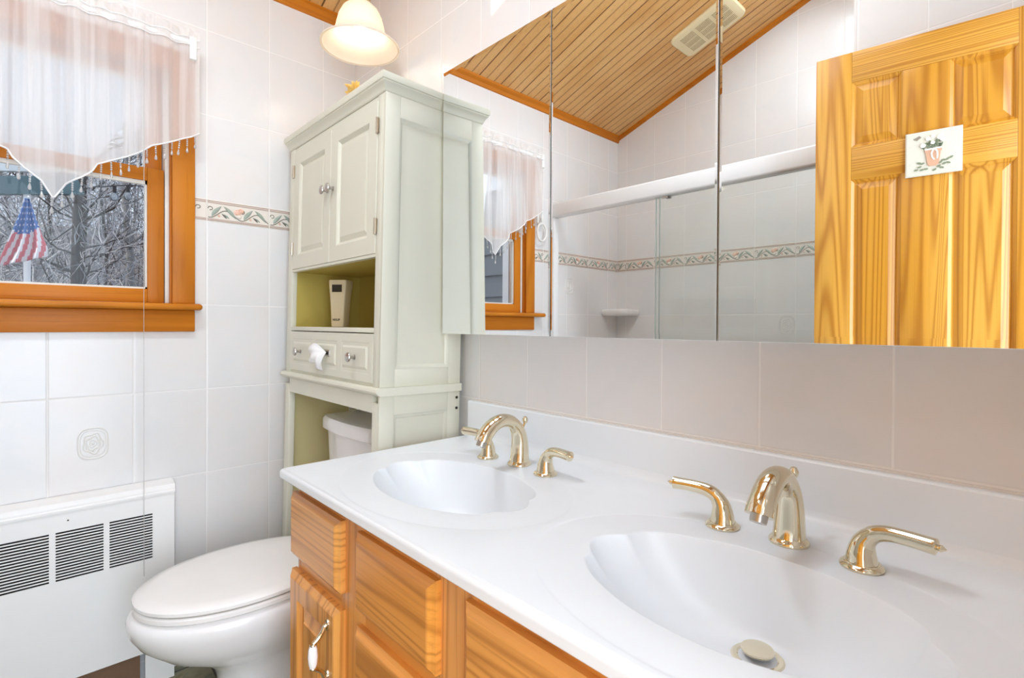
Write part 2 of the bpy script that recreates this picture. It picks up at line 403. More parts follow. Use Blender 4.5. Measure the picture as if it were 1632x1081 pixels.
# sloped ceiling with a skylight opening
SX0, SX1, SY0, SY1 = .858, 1.70, -.725, -.13
m = B()
def slab(x0, x1, y0, y1):
    m.add([(x, y, ceil(x) + dz) for dz in (0, .09) for x in (x0, x1) for y in (y0, y1)], [(0, 1, 3, 2), (4, 6, 7, 5), (0, 4, 5, 1), (2, 3, 7, 6), (0, 2, 6, 4), (1, 5, 7, 3)], 'ceiling_boards')
slab(-T, SX0, YB - T, T); slab(SX1, XR + T, YB - T, T); slab(SX0, SX1, YB - T, SY0); slab(SX0, SX1, SY1, T)
m.build('ceiling', kind='structure')
# ceiling trim along the window wall and the back wall
m = B(); prof = [(0, 0), (.022, 0), (.022, -.012), (.012, -.02), (.008, -.034), (0, -.034)]
m.prism(prof, 'casing_y', lambda u, v, q: (u, q, ceil(u) + v), YB, 0)
m.build('trim_1', kind='structure')
m = B(); m.add([p for x in (0, XW) for p in ((x, YB, ceil(x)), (x, YB + .018, ceil(x)), (x, YB + .018, ceil(x) - .014), (x, YB, ceil(x) - .022))],
      [(0, 1, 5, 4), (1, 2, 6, 5), (2, 3, 7, 6), (0, 3, 2, 1), (4, 5, 6, 7)], 'casing_y'); m.build('trim_2', kind='structure')
# doorway casing and hall
m = B()
m.box(XR - .014, XR, DY0 - .03, DY0, 0, DZ, 'pine_z', .003); m.box(XR - .014, XR, DY1, DY1 + .02, 0, DZ, 'pine_z', .003); m.box(XR - .014, XR, DY0 - .03, DY1 + .02, DZ, DZ + .055, 'pine_z', .003)
m.box(XR, XR + T, DY0, DY0 + .015, 0, DZ, 'pine_z'); m.box(XR, XR + T, DY1 - .015, DY1, 0, DZ, 'pine_z'); m.box(XR, XR + T, DY0, DY1, DZ - .015, DZ, 'pine_z')
m.build('trim_3', kind='structure')
m = B(); m.box(3.4, 3.5, YB - T, T, -.05, 2.6, 'hall_paint'); m.box(XR + T, 3.5, YB - T, YB - T + .05, -.05, 2.6, 'hall_paint'); m.box(XR + T, 3.5, T - .05, T, -.05, 2.6, 'hall_paint')
m.build('wall_hall', kind='structure')
B().box(XR + T, 3.5, YB - T, T, 2.5, 2.6, 'hall_paint').build('ceiling_hall', kind='structure')

# ------------------------------------------------------------------ decorative border of vine tiles
def border_tile(m, mp, x0, flip=1, x1=None):
    """one 203 mm listello, local u from x0, v up 0..h, w out of the wall"""
    W = TW if x1 is None else x1 - x0; h = BAND1 - BAND0
    g = .0016
    if W < .02: return
    m.rects([(x0 + g, x0 + W - g, g, h - g, 0), (x0 + g, x0 + W - g, g, h - g, .0012), (x0 + g + .0012, x0 + W - g - .0012, g + .0012, h - g - .0012, .0024)], 'border_field', mp, False)
    for v0, v1 in ((.004, .0065), (.0085, .0105), (h - .0065, h - .004), (h - .012, h - .0095)):
        m.rects([(x0 + g + .001, x0 + W - g - .001, v0, v1, .0022), (x0 + g + .001, x0 + W - g - .001, v0, v1, .0034)], 'border_line', mp, False)
    def inside(u): return x0 + .004 < u < x0 + W - .004
    P = TW / 2; v0, v1 = .013, h - .015; H = v1 - v0
    def blob(pts, mat, wtop):
        pts = [(min(max(u, x0 + .003), x0 + W - .003), v) for u, v in pts]
        cu = sum(p[0] for p in pts) / len(pts); cv = sum(p[1] for p in pts) / len(pts); n = len(pts)
        vs = [mp(u, v, .0022) for u, v in pts] + [mp(cu + (u - cu) * .6, cv + (v - cv) * .6, wtop) for u, v in pts] + [mp(cu, cv, wtop + .0004)]
        m.add(vs, [(k, (k + 1) % n, n + (k + 1) % n, n + k) for k in range(n)] + [(n + k, n + (k + 1) % n, 2 * n) for k in range(n)], mat, True)
    def leaf(ua, va, ub, vb, wd, mat):
        du, dv = ub - ua, vb - va; L = math.hypot(du, dv); nu, nv = -dv / L, du / L
        pts = [(ua + du * t + nu * wd * math.sin(PI * t ** .8) + nu * .004 * math.sin(PI * t), va + dv * t + nv * wd * math.sin(PI * t ** .8)) for t in arc(7, 0, 1)]
        pts += [(ua + du * t - nu * wd * .55 * math.sin(PI * t), va + dv * t - nv * wd * .55 * math.sin(PI * t)) for t in arc(7, 1, 0)[1:-1]]
        blob(pts, mat, .0052)
    for k in range(-1, 3):
        b = x0 + k * P
        F = lambda q: b + flip * q if flip > 0 else b + P - q
        if not (inside(F(.02)) or inside(F(.08))): continue
        # vine wave: trough near the flower, crest a third along
        if inside(F(.05)):
            line = [(F(t * P), v0 + H * (.32 - .30 * math.cos(2 * PI * (t - .08)))) for t in arc(14, 0, 1)]
            line = [(min(max(u, x0 + .004), x0 + W - .004), v) for u, v in line]
            m.tube([mp(u, v, .0026) for u, v in line], .0016, 'vine_dark', 5)
        if inside(F(.028)) and inside(F(.04)): leaf(F(.014), v0 + .004, F(.046), v0 + H * .95, .0075, 'vine_green')
        if inside(F(.05)) and inside(F(.08)): leaf(F(.050), v0 + H * .95, F(.092), v0 + .004, .0070, 'vine_green')
        if inside(F(.05)) and inside(F(.064)):
            leaf(F(.044), v0 + H * .40, F(.062), v0 + .001, .0030, 'vine_dark'); leaf(F(.051), v0 + H * .36, F(.070), v0 + .003, .0028, 'vine_green')
            blob([(F(.037) + .0045 * math.cos(a), v0 + H * .2 + .0045 * math.sin(a)) for a in arc(7, 0, 2 * PI * 7 / 8)], 'flower_coral', .005)
        for du, dv, r in ((-.006, .60, .0125), (.006, .74, .0105), (-.001, .30, .0095)):
            u = F(.0 + du if k else .006)
            if x0 + .008 < u < x0 + W - .008:
                blob([(u + r * math.cos(a), v0 + H * dv + r * .9 * math.sin(a)) for a in arc(9, 0, 2 * PI * 9 / 10)], 'flower_coral' if dv > .5 else 'border_field', .0058)
        if inside(F(.012)) and inside(F(.018)):
            m.tube([mp(F(.010 + .007 * math.cos(a)), v0 + H * .68 + .006 * math.sin(a), .003) for a in arc(8, PI * 1.1, -PI * .6)], .0013, 'vine_dark', 5)
def border(name, mp, u0, u1, first):
    m = B(); m.rects([(u0, u1, 0, BAND1 - BAND0, 0), (u0, u1, 0, BAND1 - BAND0, .0012)], 'border_grout', mp, False)
    a = first
    while a < u1:
        s_, e_ = max(a, u0), min(a + TW, u1)
        if e_ - s_ > .03: border_tile(m, mp, s_, 1, e_)
        a += TW
    o = m.build(name, kind='structure'); return o
# window wall: u runs towards the mirror wall (= y)
border('trim_border_left', lambda u, v, q: (q, u, BAND0 + v), -.578, -.002, -.3378 - 2 * TW)
border('trim_border_tub_side', lambda u, v, q: (q, u, BAND0 + v), YB + .003, -1.28, -.3378 - 9 * TW)
border('trim_border_back', lambda u, v, q: (u, YB + q, BAND0 + v), .003, XW - .002, .071 - TW)
border('trim_border_front', lambda u, v, q: (u, -q, BAND0 + v), .003, .765, 0)

# embossed rose tiles
def rose(name, mp, label):
    m = B()
    def ring(r, wd, hgt, sq, ph=0., lob=0, la=0.):
        pts = []
        for a in arc(47, 0, 2 * PI * 47 / 48):
            c, s_ = math.cos(a), math.sin(a); p = 1 / ((abs(c) ** sq + abs(s_) ** sq) ** (1 / sq))
            rr = r * p * (1 + la * math.cos(lob * a + ph)); pts.append((rr * c, rr * s_ * 1.28))
        pts.append(pts[0]); m.tube([mp(u, v, 0) for u, v in pts], wd, 'rim_ceramic', 6, False)
    ring(.036, .0026, 0, 3.2); ring(.0305, .0016, 0, 3.0)
    ring(.023, .0024, 0, 2, .6, 5, .10); ring(.0155, .0024, 0, 2, 1.4, 4, .12); ring(.0085, .0022, 0, 2, 0, 3, .15)
    m.ball(mp(0, 0, 0), .004, 'rim_ceramic')
    for q in range(6):
        a = q * PI / 3 + .2
        m.tube([mp(.0165 * math.cos(a + t * .5) * (1 + t * .25), 1.28 * .0165 * math.sin(a + t * .5) * (1 + t * .25), 0) for t in arc(5, 0, 1)], .0016, 'rim_ceramic', 5)
    return tag(m.build(name), label, 'relief')
for nm, mp, lb in (('rose_relief', lambda u, v, q: (q, -.845 + u, .775 + v), 'embossed rose medallion on the pale wall tile above the radiator'),
                   ('rose_relief', lambda u, v, q: (q, -1.582 + u, 1.373 + v), 'embossed rose medallion on the tub side tile left of the corner shelf in the mirror'),
                   ('rose_relief', lambda u, v, q: (1.047 + u, YB + q, 1.147 + v), 'faint embossed rose medallion on the tub back wall behind the shower glass')):
    rose(nm, mp, lb)

# ------------------------------------------------------------------ window
win = structure('window_1')
m = B()
m.box(0, .018, -.644, -.579, 1.205, 2.035, 'casing_z', .003); m.box(0, .018, -1.271, -1.206, 1.205, 2.035, 'casing_z', .003)
m.build('casing', win)
B().box(0, .018, -1.206, -.644, 1.968, 2.035, 'casing_y', .003).build('head_casing', win)
m = B(); m.box(-.05, .0, WY0 + .002, WY1 - .002, 1.190, 1.205, 'casing_y'); m.box(0, .048, -1.334, -.562, 1.184, 1.205, 'casing_y', .0095, 4); m.build('sill', win)
B().box(0, .016, -1.271, -.579, 1.113, 1.184, 'casing_y', .003).build('apron', win)
m = B(); m.box(-.11, 0, -.648, -.630, 1.205, 1.985, 'casing_z'); m.box(-.11, 0, -1.220, -1.202, 1.205, 1.985, 'casing_z'); m.box(-.11, 0, -1.202, -.648, 1.968, 1.985, 'casing_y'); m.build('jamb', win)
m = B(); m.box(-.10, -.012, -.6595, -.648, 1.205, 1.968, 'jamb_liner', .001); m.box(-.10, -.012, -1.202, -1.1905, 1.205, 1.968, 'jamb_liner', .001); m.build('jamb_liner', win)
def sash(name, x0, x1, z0, z1, bot, top, st):
    s_ = B(); s_.box(x0, x1, -.662 - st, -.662, z0, z1, 'casing_z', .002); s_.box(x0, x1, -1.188, -1.188 + st, z0, z1, 'casing_z', .002)
    o = s_.build(name, win)
    r = B(); r.box(x0, x1, -1.188 + st, -.662 - st, z0, z0 + bot, 'casing_y', .002); r.box(x0, x1, -1.188 + st, -.662 - st, z1 - top, z1, 'casing_y', .002); r.build('rail', o)
    g = B(); xm = (x0 + x1) / 2
    a0, a1, b0, b1 = -1.188 + st, -.662 - st, z0 + bot, z1 - top
    for p in ((a0, a1, b0, b0 + .006), (a0, a1, b1 - .012, b1), (a0, a0 + .005, b0, b1), (a1 - .005, a1, b0, b1)): g.box(xm - .006, xm + .009, p[0], p[1], p[2], p[3], 'jamb_liner')
    g.build('glazing_bead', o)
    B().box(xm - .002, xm + .002, a0, a1, b0, b1, 'window_glass').build('pane', o)
sash('lower_sash', -.045, -.012, 1.207, 1.642, .044, .042, .045)
sash('upper_sash', -.083, -.050, 1.600, 1.967, .038, .024, .045)
m = B(); m.box(-.17, -T, -.66, -.56, 1.12, 2.05, 'outdoor_white'); m.box(-.17, -T, -1.30, -1.20, 1.12, 2.05, 'outdoor_white'); m.box(-.17, -T, -1.30, -.56, 2.0, 2.1, 'outdoor_white'); m.box(-.20, -T, -1.32, -.54, 1.14, 1.20, 'outdoor_white'); m.build('exterior_trim', win)

# ------------------------------------------------------------------ curtain rod, valance, bead fringe, cord
RODX, RODZ = .062, 2.052
rod = thing('curtain_rod', 'white curtain rod on brackets above the window, threaded through the sheer valance', 'curtain rod', (0, -.93, RODZ))
B().tube([(RODX, y, 0) for y in (-.345, 0, .325)], .009, 'white_enamel', 12).build('rod', rod)
for y in (.330, -.350):
    q = B(); q.box(0, .004, y - .012, y + .012, -.045, .025, 'white_enamel', .001); q.box(0, RODX + .006, y - .006, y + .006, -.012, .012, 'white_enamel', .002); q.box(RODX - .012, RODX + .012, y - .006, y + .014, -.055, .018, 'white_enamel', .003); q.build('bracket', rod)
CY0, CY1, CYM = -1.280, -.577, -.936
hemR = [(-.577, 1.762), (-.624, 1.735), (-.672, 1.706), (-.708, 1.690), (-.728, 1.672), (-.771, 1.641), (-.814, 1.619), (-.840, 1.606), (-.850, 1.585), (-.874, 1.561), (-.909, 1.535), (-.936, 1.490)]
def hem(y):
    yy = y if y >= CYM else CYM - (y - CYM) * (CYM - CY1) / (CYM - CY0) * -1 * -1
    if y < CYM: yy = CYM + (CYM - y) * (CY1 - CYM) / (CYM - CY0)
    for (a, za), (b, zb) in zip(hemR, hemR[1:]):
        if b <= yy <= a: return za + (zb - za) * (yy - a) / (b - a)
    return hemR[0][1] if yy > -.6 else hemR[-1][1]
def fold(y, z):
    g = max(0, min(1, (z - 1.75) / .3))           # gathered at the rod, wide folds below
    n1 = noise.noise(Vector((y * 9, z * 1.2, 0))); n2 = noise.noise(Vector((y * 34, z * 2.0, 4)))
    a = (.017 * abs(math.sin(y * 30 + 2.2 * n1)) - .009) * (1 - .4 * g) + .012 * n1 + .007 * n2 * (.35 + g)
    ph = math.sin(y * 118 + 3 * n1)
    a += .006 * g * ph
    return RODX + .008 + a * (1 if abs(z - RODZ) > .014 else .6)
cur = thing('valance_curtain', 'sheer white valance with pointed bead trimmed hem hanging over the window', 'curtain', (0, -.93, 1.5))
m = B(); NY, NZ = 300, 34
def panel(front):
    vs = []; fs = []
    for i in range(NY + 1):
        y = CY0 + (CY1 - CY0) * i / NY; zb = hem(y)
        for j in range(NZ + 1):
            if front: z = RODZ + (zb - RODZ) * j / NZ
            else: z = RODZ + .042 * j / 6 + .006 * noise.noise(Vector((y * 25, 3, 1)))* j / 6
            if not front and j > 6: break
            x = fold(y, z) if front else fold(y, RODZ) + .004 * math.sin(y * 140 + j) * j / 6 + .010 * noise.noise(Vector((y * 30, z * 8, 9))) * j / 6
            yy = y + .003 * noise.noise(Vector((y * 20, z * 3, 2)))
            vs.append((x, yy + .93, z - 1.5))
    r = (NZ if front else 6) + 1
    for i in range(NY):
        for j in range(r - 1): a = i * r + j; fs.append((a, a + 1, a + 1 + r, a + r))
    m.add(vs, fs, 'sheer_voile', True)
panel(True); m.build('fabric', cur, sharp=180)
m = B(); panel(False); m.build('ruffle', cur, sharp=180)
m = B(); m.tube([(fold(y, hem(y)), y + .93, hem(y) - 1.5) for y in arc(150, CY0, CY1)], .0024, 'tissue_paper', 6); m.build('hem_band', cur)
m = B()
for zc in (RODZ + .012, RODZ - .012): m.tube([(fold(y, RODZ) + .003, y + .93, zc - 1.5 + .002 * math.sin(y * 90)) for y in arc(200, CY0, CY1)], .0022, 'tissue_paper', 5)
m.build('rod_pocket', cur)
m = B()
for q in range(4): m.ball((0, 0, -.004 - q * .0055), .0025, 'crystal', 8, 5)
m.lathe([(.0004, -.024), (.0012, -.026), (.0032, -.034), (.0036, -.037), (.0025, -.0405), (.0004, -.0415)], 'crystal', seg=10)
drop = m.build('bead_drop', cur)
ys = [CY0 + .012 + i * (CY1 - CY0 - .024) / 31 for i in range(32)]
for i, y in enumerate(ys):
    d = drop if i == 0 else drop.copy()
    if i: COL.objects.link(d); d.parent = cur
    d.location = (fold(y, hem(y)), y + .93, hem(y) - 1.502); d.rotation_euler = (random.uniform(-.1, .1), random.uniform(-.1, .1), random.random() * 3); d.scale = (1.15, 1.15, random.uniform(1.0, 1.25))
m = B(); m.tube([(.078, -.7285, 2.03), (.078, -.7285, 1.5), (.078, -.7290, 1.0), (.078, -.7285, .36)], .0009, 'clear_cord', 8); m.tube([(RODX, -.7285, 2.046), (.07, -.7285, 2.046), (.078, -.7285, 2.03)], .0009, 'clear_cord', 8)
tag(m.build('pull_cord'), 'thin clear pull cord hanging straight in front of the window and radiator', 'cord')

# ------------------------------------------------------------------ radiator cover
rad = thing('radiator_cover', 'white metal convector radiator under the window with louvred grilles', 'radiator', (0, -1.05, 0))
RX = .055; RY1 = -.645; RY0 = -1.36
gy = []   # grille openings in y (right to left)
a = -.703
for k in range(5): gy.append((a - .1075, a)); a -= .1215
GZ0, GZ1 = .402, .545
m = B(); cut_y1, cut_z = -.722, .108
o_ = 1.05
m.box(RX - .003, RX, RY0 + o_, RY1 + o_, GZ1, .598, 'white_enamel'); m.box(RX - .003, RX, RY0 + o_, RY1 + o_, cut_z, GZ0, 'white_enamel')
m.box(RX - .003, RX, cut_y1 + o_, RY1 + o_, 0.001, cut_z, 'white_enamel'); m.box(RX - .003, RX, RY0 + o_, -1.30 + o_, 0.001, cut_z, 'white_enamel')
edges = [RY1] + [v for g in gy for v in (g[1], g[0])] + [RY0]
for b_, a_ in zip(edges[0::2], edges[1::2]): m.box(RX - .003, RX, a_ + o_, b_ + o_, GZ0, GZ1, 'white_enamel')
m.box(.003, RX - .003, RY1 - .003 + o_, RY1 + o_, 0.001, .598, 'white_enamel'); m.box(.003, RX - .003, RY0 + o_, RY0 + .003 + o_, .001, .598, 'white_enamel')
m.build('body', rad)
m = B(); m.prism([(.003, .598), (RX + .004, .598), (RX + .004, .604), (RX + .001, .607), (RX + .001, .612), (RX - .004, .624), (.02, .632), (.003, .633)], 'white_enamel', lambda u, v, q: (u, q, v), RY0 + o_ - .002, RY1 + o_ + .002)
m.build('top_cap', rad)
B().box(.036, .039, RY0 + .01 + o_, RY1 - .01 + o_, .36, .59, 'dark_void').build('interior_shade_sheet', rad)  # dark sheet standing in for the shade inside the cover
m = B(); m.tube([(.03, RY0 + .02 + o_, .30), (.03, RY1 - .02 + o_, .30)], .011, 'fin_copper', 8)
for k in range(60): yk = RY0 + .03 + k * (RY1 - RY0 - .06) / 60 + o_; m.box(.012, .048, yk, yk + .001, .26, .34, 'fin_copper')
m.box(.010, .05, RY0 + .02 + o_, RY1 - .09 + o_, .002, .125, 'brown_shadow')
m.build('heating_element', rad)
for g0, g1 in gy:
    m = B(); n = 17
    for k in range(n):
        z0 = GZ0 + (k + .5) * (GZ1 - GZ0) / n
        m.box(RX - .0022, RX - .0003, g0 + o_, g1 + o_, z0 + .0010, z0 + .0044, 'white_enamel')
    m.build('grille', rad)
m = B(); m.ball((RX + .0002, -.905 + o_, .572), .0022, 'dark_void', 8, 4); m.build('screw', rad)

# ------------------------------------------------------------------ toilet
TX = .395
toi = thing('toilet', 'white porcelain toilet with closed lid beneath the cream cabinet', 'toilet', (TX, 0, 0))
def egg(w_, tip, ym, back, e=2.0, n=56):
    out = []
    for a in arc(n - 1, 0, 2 * PI * (n - 1) / n):
        c, s_ = math.cos(a), math.sin(a)
        x = w_ * math.copysign(abs(c) ** (2 / e), c); y = ym + ((ym - tip) if s_ < 0 else (back - ym)) * math.copysign(abs(s_) ** (2 / e), s_)
        out.append((x, y))
    return out
def shell(m, secs, mat, cap0=True, cap1=True):
    n = len(secs[0][0]); vs = [(x, y, z) for sec, z in secs for x, y in sec]; fs = []
    for i in range(len(secs) - 1):
        for k in range(n): a, b = i * n + k, i * n + (k + 1) % n; fs.append((a, b, b + n, a + n))
    if cap0: fs.append(tuple(reversed(range(n))))
    if cap1: fs.append(tuple((len(secs) - 1) * n + k for k in range(n)))
    m.add(vs, fs, mat, True)
m = B()
shell(m, [(egg(.105, -.62, -.45, -.18, 2.6), 0), (egg(.108, -.62, -.45, -.17, 2.6), .01), (egg(.098, -.605, -.45, -.17, 2.6), .06), (egg(.092, -.60, -.45, -.17, 2.5), .14), (egg(.10, -.615, -.46, -.16, 2.4), .19),
          (egg(.125, -.66, -.48, -.14, 2.2), .225), (egg(.16, -.735, -.50, -.12, 2.1), .265), (egg(.183, -.785, -.51, -.12, 2.05), .31), (egg(.192, -.806, -.51, -.12, 2.05), .345), (egg(.194, -.810, -.51, -.12, 2.05), .37), (egg(.190, -.806, -.51, -.12), .385), (egg(.18, -.796, -.51, -.13), .391)], 'porcelain')
m.build('bowl', toi, sharp=50)
m = B(); shell(m, [(egg(.187, -.790, -.52, -.26, 2.1), .394), (egg(.192, -.796, -.52, -.26, 2.1), .398), (egg(.192, -.796, -.52, -.26, 2.1), .408), (egg(.188, -.791, -.52, -.26, 2.1), .412)], 'seat_plastic'); m.build('seat', toi)
m = B(); shell(m, [(egg(.188, -.791, -.52, -.26, 2.1), .415), (egg(.193, -.797, -.52, -.26, 2.1), .419), (egg(.193, -.797, -.52, -.26, 2.1), .427), (egg(.186, -.789, -.52, -.265, 2.1), .433), (egg(.165, -.76, -.52, -.28, 2.1), .437), (egg(.10, -.66, -.50, -.34, 2.1), .440)], 'seat_plastic')
m.build('lid', toi)
for sx in (-.075, .075): B().box(sx - .018, sx + .018, -.262, -.232, .392, .425, 'seat_plastic', .008, 3).build('hinge', toi)
def rrect(w_, y0, y1, r, bow=0., n=6):
    pts = []
    for cx, cy, a0 in ((w_ - r, y1 - r, 0), (-w_ + r, y1 - r, PI / 2), (-w_ + r, y0 + r, PI), (w_ - r, y0 + r, 1.5 * PI)):
        for a in arc(n, a0, a0 + PI / 2): pts.append((cx + r * math.cos(a), cy + r * math.sin(a)))
    out = []
    for i, (x, y) in enumerate(pts):
        out.append((x, y - (bow * (1 - (x / w_) ** 2) if y < (y0 + y1) / 2 else 0)))
    # extra points along the front so that the bow shows
    i = max(range(len(out) - 1), key=lambda k: out[k + 1][0] - out[k][0])
    a, b = out[i], out[i + 1]; ex = []
    for t in arc(10, 0, 1)[1:-1]:
        x = a[0] + (b[0] - a[0]) * t; ex.append((x, y0 - bow * (1 - (x / w_) ** 2)))
    return out[:i + 1] + ex + out[i + 1:]
m = B(); shell(m, [(rrect(.165, -.195, -.07, .03, .012), .39), (rrect(.172, -.20, -.07, .03, .014), .42), (rrect(.182, -.212, -.06, .03, .016), .765), (rrect(.182, -.212, -.06, .03, .016), .77)], 'porcelain'); m.build('tank', toi)
m = B(); shell(m, [(rrect(.187, -.217, -.058, .03, .018), .771), (rrect(.196, -.226, -.052, .034, .02), .777), (rrect(.196, -.226, -.052, .034, .02), .808), (rrect(.190, -.22, -.056, .032, .02), .818), (rrect(.17, -.20, -.07, .03, .02), .822)], 'porcelain'); m.build('tank_lid', toi)
m = B(); m.tube([(.13, -.213, .70), (.13, -.236, .70), (.138, -.24, .699), (.175, -.242, .69)], [.009, .009, .008, .006], 'nickel', 10); m.build('flush_lever', toi)

# ------------------------------------------------------------------ over-toilet cabinet (leans back a little against the wall)
CW, CD = .688, .272
cab = thing('toilet_cabinet', 'tall cream painted storage cabinet standing over the toilet', 'cabinet', (.056, -.3175, 0))
cab.rotation_euler = (-.0215, 0, 0)
PC = 'paint_cream'
front = lambda y0: (lambda u, v, q: (u, y0 - q, v))
LS, RS = .042, CW - .036           # inner edges of the stiles
m = B()
m.box(0, LS, 0, .02, .012, .925, PC, .0015); m.box(RS, CW, 0, .02, .012, .925, PC, .0015)
m.box(0, .02, CD - .03, CD, .012, .925, PC, .0015); m.box(CW - .02, CW, CD - .03, CD, .012, .925, PC, .0015)
m.box(LS, RS, 0, .018, .896, .944, PC)
m.box(LS, RS, CD - .015, CD, .87, .944, PC)
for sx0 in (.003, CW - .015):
    m.box(sx0, sx0 + .012, .02, CD - .03, .14, .925, 'paint_cream_shaded_pale' if sx0 < .1 else PC)
m.build('leg_frame', cab)
# right side panelling (frame rails standing proud) on legs and box
def side_frame(mm, z0, z1, st, rail0, rail1):
    x0, x1 = CW - .004, CW + .0045
    mm.box(x0, x1, 0, st, z0, z1, PC, .001); mm.box(x0, x1, CD - st, CD, z0, z1, PC, .001)
    mm.box(x0, x1, st, CD - st, z1 - rail1, z1, PC, .001); mm.box(x0, x1, st, CD - st, z0, z0 + rail0, PC, .001)
    a0, a1, b0, b1 = st, CD - st, z0 + rail0, z1 - rail1
    mp = lambda u, v, q: (CW + q, u, v)
    mm.rects([(a0, a1, b0, b1, .0045), (a0 + .002, a1 - .002, b0 + .002, b1 - .002, .004), (a0 + .011, a1 - .011, b0 + .012, b1 - .012, -.0035), (a0 + .013, a1 - .013, b0 + .014, b1 - .014, -.0035)], PC, mp, False)
m = B(); side_frame(m, .14, .945, .045, .05, .055); side_frame(m, .968, 1.775, .045, .05, .06); m.build('side_panel', cab)
for z in (.925, .893): B().lathe([(0, 0), (.0042, 0), (.0042, .003), (0, .003)], 'print_ink', (CW + .0035, CD - .012, z), 14, 'X').build('hole_plug', cab)
m = B(); m.prism([(-.006, .948), (-.013, .952), (-.015, .957), (-.013, .963), (-.006, .968), (CD, .968), (CD, .945), (-.003, .945)], PC, lambda u, v, q: (q, u, v), -.013, CW + .013)
m.build('ledge', cab)
# upper box
m = B()
m.box(0, LS, 0, .018, .968, 1.775, PC, .001); m.box(RS, CW, 0, .018, .968, 1.775, PC, .001)
m.box(LS, RS, 0, .018, 1.117, 1.131, PC, .001); m.box(LS, RS, 0, .018, 1.328, 1.336, PC)
m.box(LS, RS, .002, .018, 1.762, 1.775, PC); m.box(LS, RS, .004, .018, .968, .976, PC)
m.box(0, .012, .018, CD, .968, 1.775, PC); m.box(CW - .012, CW - .003, .018, CD, .968, 1.775, PC)
m.build('carcass', cab)
m = B(); K = 'paint_cream_shaded'
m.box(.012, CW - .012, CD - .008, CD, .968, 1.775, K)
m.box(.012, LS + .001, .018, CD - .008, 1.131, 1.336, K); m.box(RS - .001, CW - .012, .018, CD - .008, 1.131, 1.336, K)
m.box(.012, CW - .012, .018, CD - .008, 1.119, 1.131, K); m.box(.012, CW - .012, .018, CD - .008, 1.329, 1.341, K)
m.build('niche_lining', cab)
m = B(); cr = [(.0, 1.776), (-.003, 1.779), (-.005, 1.785), (-.010, 1.794), (-.015, 1.799), (-.015, 1.803), (-.018, 1.804), (-.020, 1.813), (-.019, 1.822)]
rows = []
for d, z in cr: rows.append([(-.0 + d, CD, z), (d, d, z), (CW - d, d, z), (CW - d, CD, z)])
m.sweep(rows, None, PC); tp = rows[-1]; bt = rows[0]
m.add(tp, [(0, 1, 2, 3)], PC); m.add(bt, [(3, 2, 1, 0)], PC); m.add([p for r in rows for p in (r[0], r[3])], [(i * 2, i * 2 + 1, i * 2 + 3, i * 2 + 2) for i in range(len(rows) - 1)], PC)
m.build('crown', cab, sharp=25)
SEAM = .352
def cab_door(u0, u1):
    d = bpy.data.objects.new('door', None); COL.objects.link(d); d.parent = cab; d.location = (u0, 0, 1.337); d.empty_display_size = .03
    w_, h_ = u1 - u0, 1.761 - 1.337
    st, t = .048, .0015
    mp = lambda u, v, q: (u, -q, v)
    mm = B(); mm.rects([(0, w_, 0, h_, -.016), (0, w_, 0, h_, .0), (.0015, w_ - .0015, .0015, h_ - .0015, t), (st, w_ - st, st, h_ - st, t), (st + .004, w_ - st - .004, st + .004, h_ - st - .004, t - .003), (st + .008, w_ - st - .008, st + .010, h_ - st - .010, t - .009),
                      (st + .010, w_ - st - .010, st + .012, h_ - st - .012, t - .009), (st + .022, w_ - st - .022, st + .026, h_ - st - .026, t - .004)], PC, mp)
    mm.build('door_panel', d)
    return d, w_, h_
def knob(parent, loc, mat='nickel', r=.0142):
    mm = B(); mm.lathe([(0, 0), (.0075, 0), (.0075, .002), (.0048, .004), (.0042, .012), (.0055, .016), (r * .9, .018), (r, .0205), (r * .93, .0235), (r * .5, .0255), (0, .026)], mat, (0, 0, 0), 20, 'Y')
    return mm.build('knob', parent, loc)
for u0, u1, kx, hx in ((LS + .0015, SEAM - .001, SEAM - .001 - .020, -.003), (SEAM + .001, RS - .0015, .020, None)):
    d, w_, h_ = cab_door(u0, u1)
    knob(d, ((w_ - .020) if hx is not None else .020, -.0015, .232))
    hu = -.002 if hx is not None else w_ + .002
    for hz in (.075, h_ - .07):
        mm = B(); mm.tube([(hu, -.004, hz - .022), (hu, -.004, hz + .022)], .0034, 'hinge_metal', 10); mm.box(hu - .007, hu + .007, -.0025, -.001, hz - .02, hz + .02, 'hinge_metal')
        for q in (-.0215, -.008, .008, .0215): mm.tube([(hu, -.004, hz + q - .001), (hu, -.004, hz + q + .001)], .0039, 'hinge_metal', 10)
        mm.build('hinge', d)
dr = bpy.data.objects.new('drawer', None); COL.objects.link(dr); dr.parent = cab; dr.location = (LS + .0015, 0, .977); dr.empty_display_size = .03
dw, dh = RS - LS - .003, .137
mm = B(); mp = lambda u, v, q: (u, -q, v)
pan = [(.020, .195), (.222, dw - .222), (dw - .195, dw - .020)]
mm.box(0, dw, 0, .014, 0, dh, PC)
mm.rects([(0, dw, 0, .022, 0), (0, dw, .001, .022, .0015)], PC, mp, False); mm.rects([(0, dw, dh - .024, dh, 0), (0, dw, dh - .024, dh - .001, .0015)], PC, mp, False)
xs_ = [0] + [v for p in pan for v in p] + [dw]
for a_, b_ in zip(xs_[0::2], xs_[1::2]): mm.rects([(a_, b_, .022, dh - .024, 0), (a_, b_, .022, dh - .024, .0015)], PC, mp, False)
mm.build('drawer_front', dr)
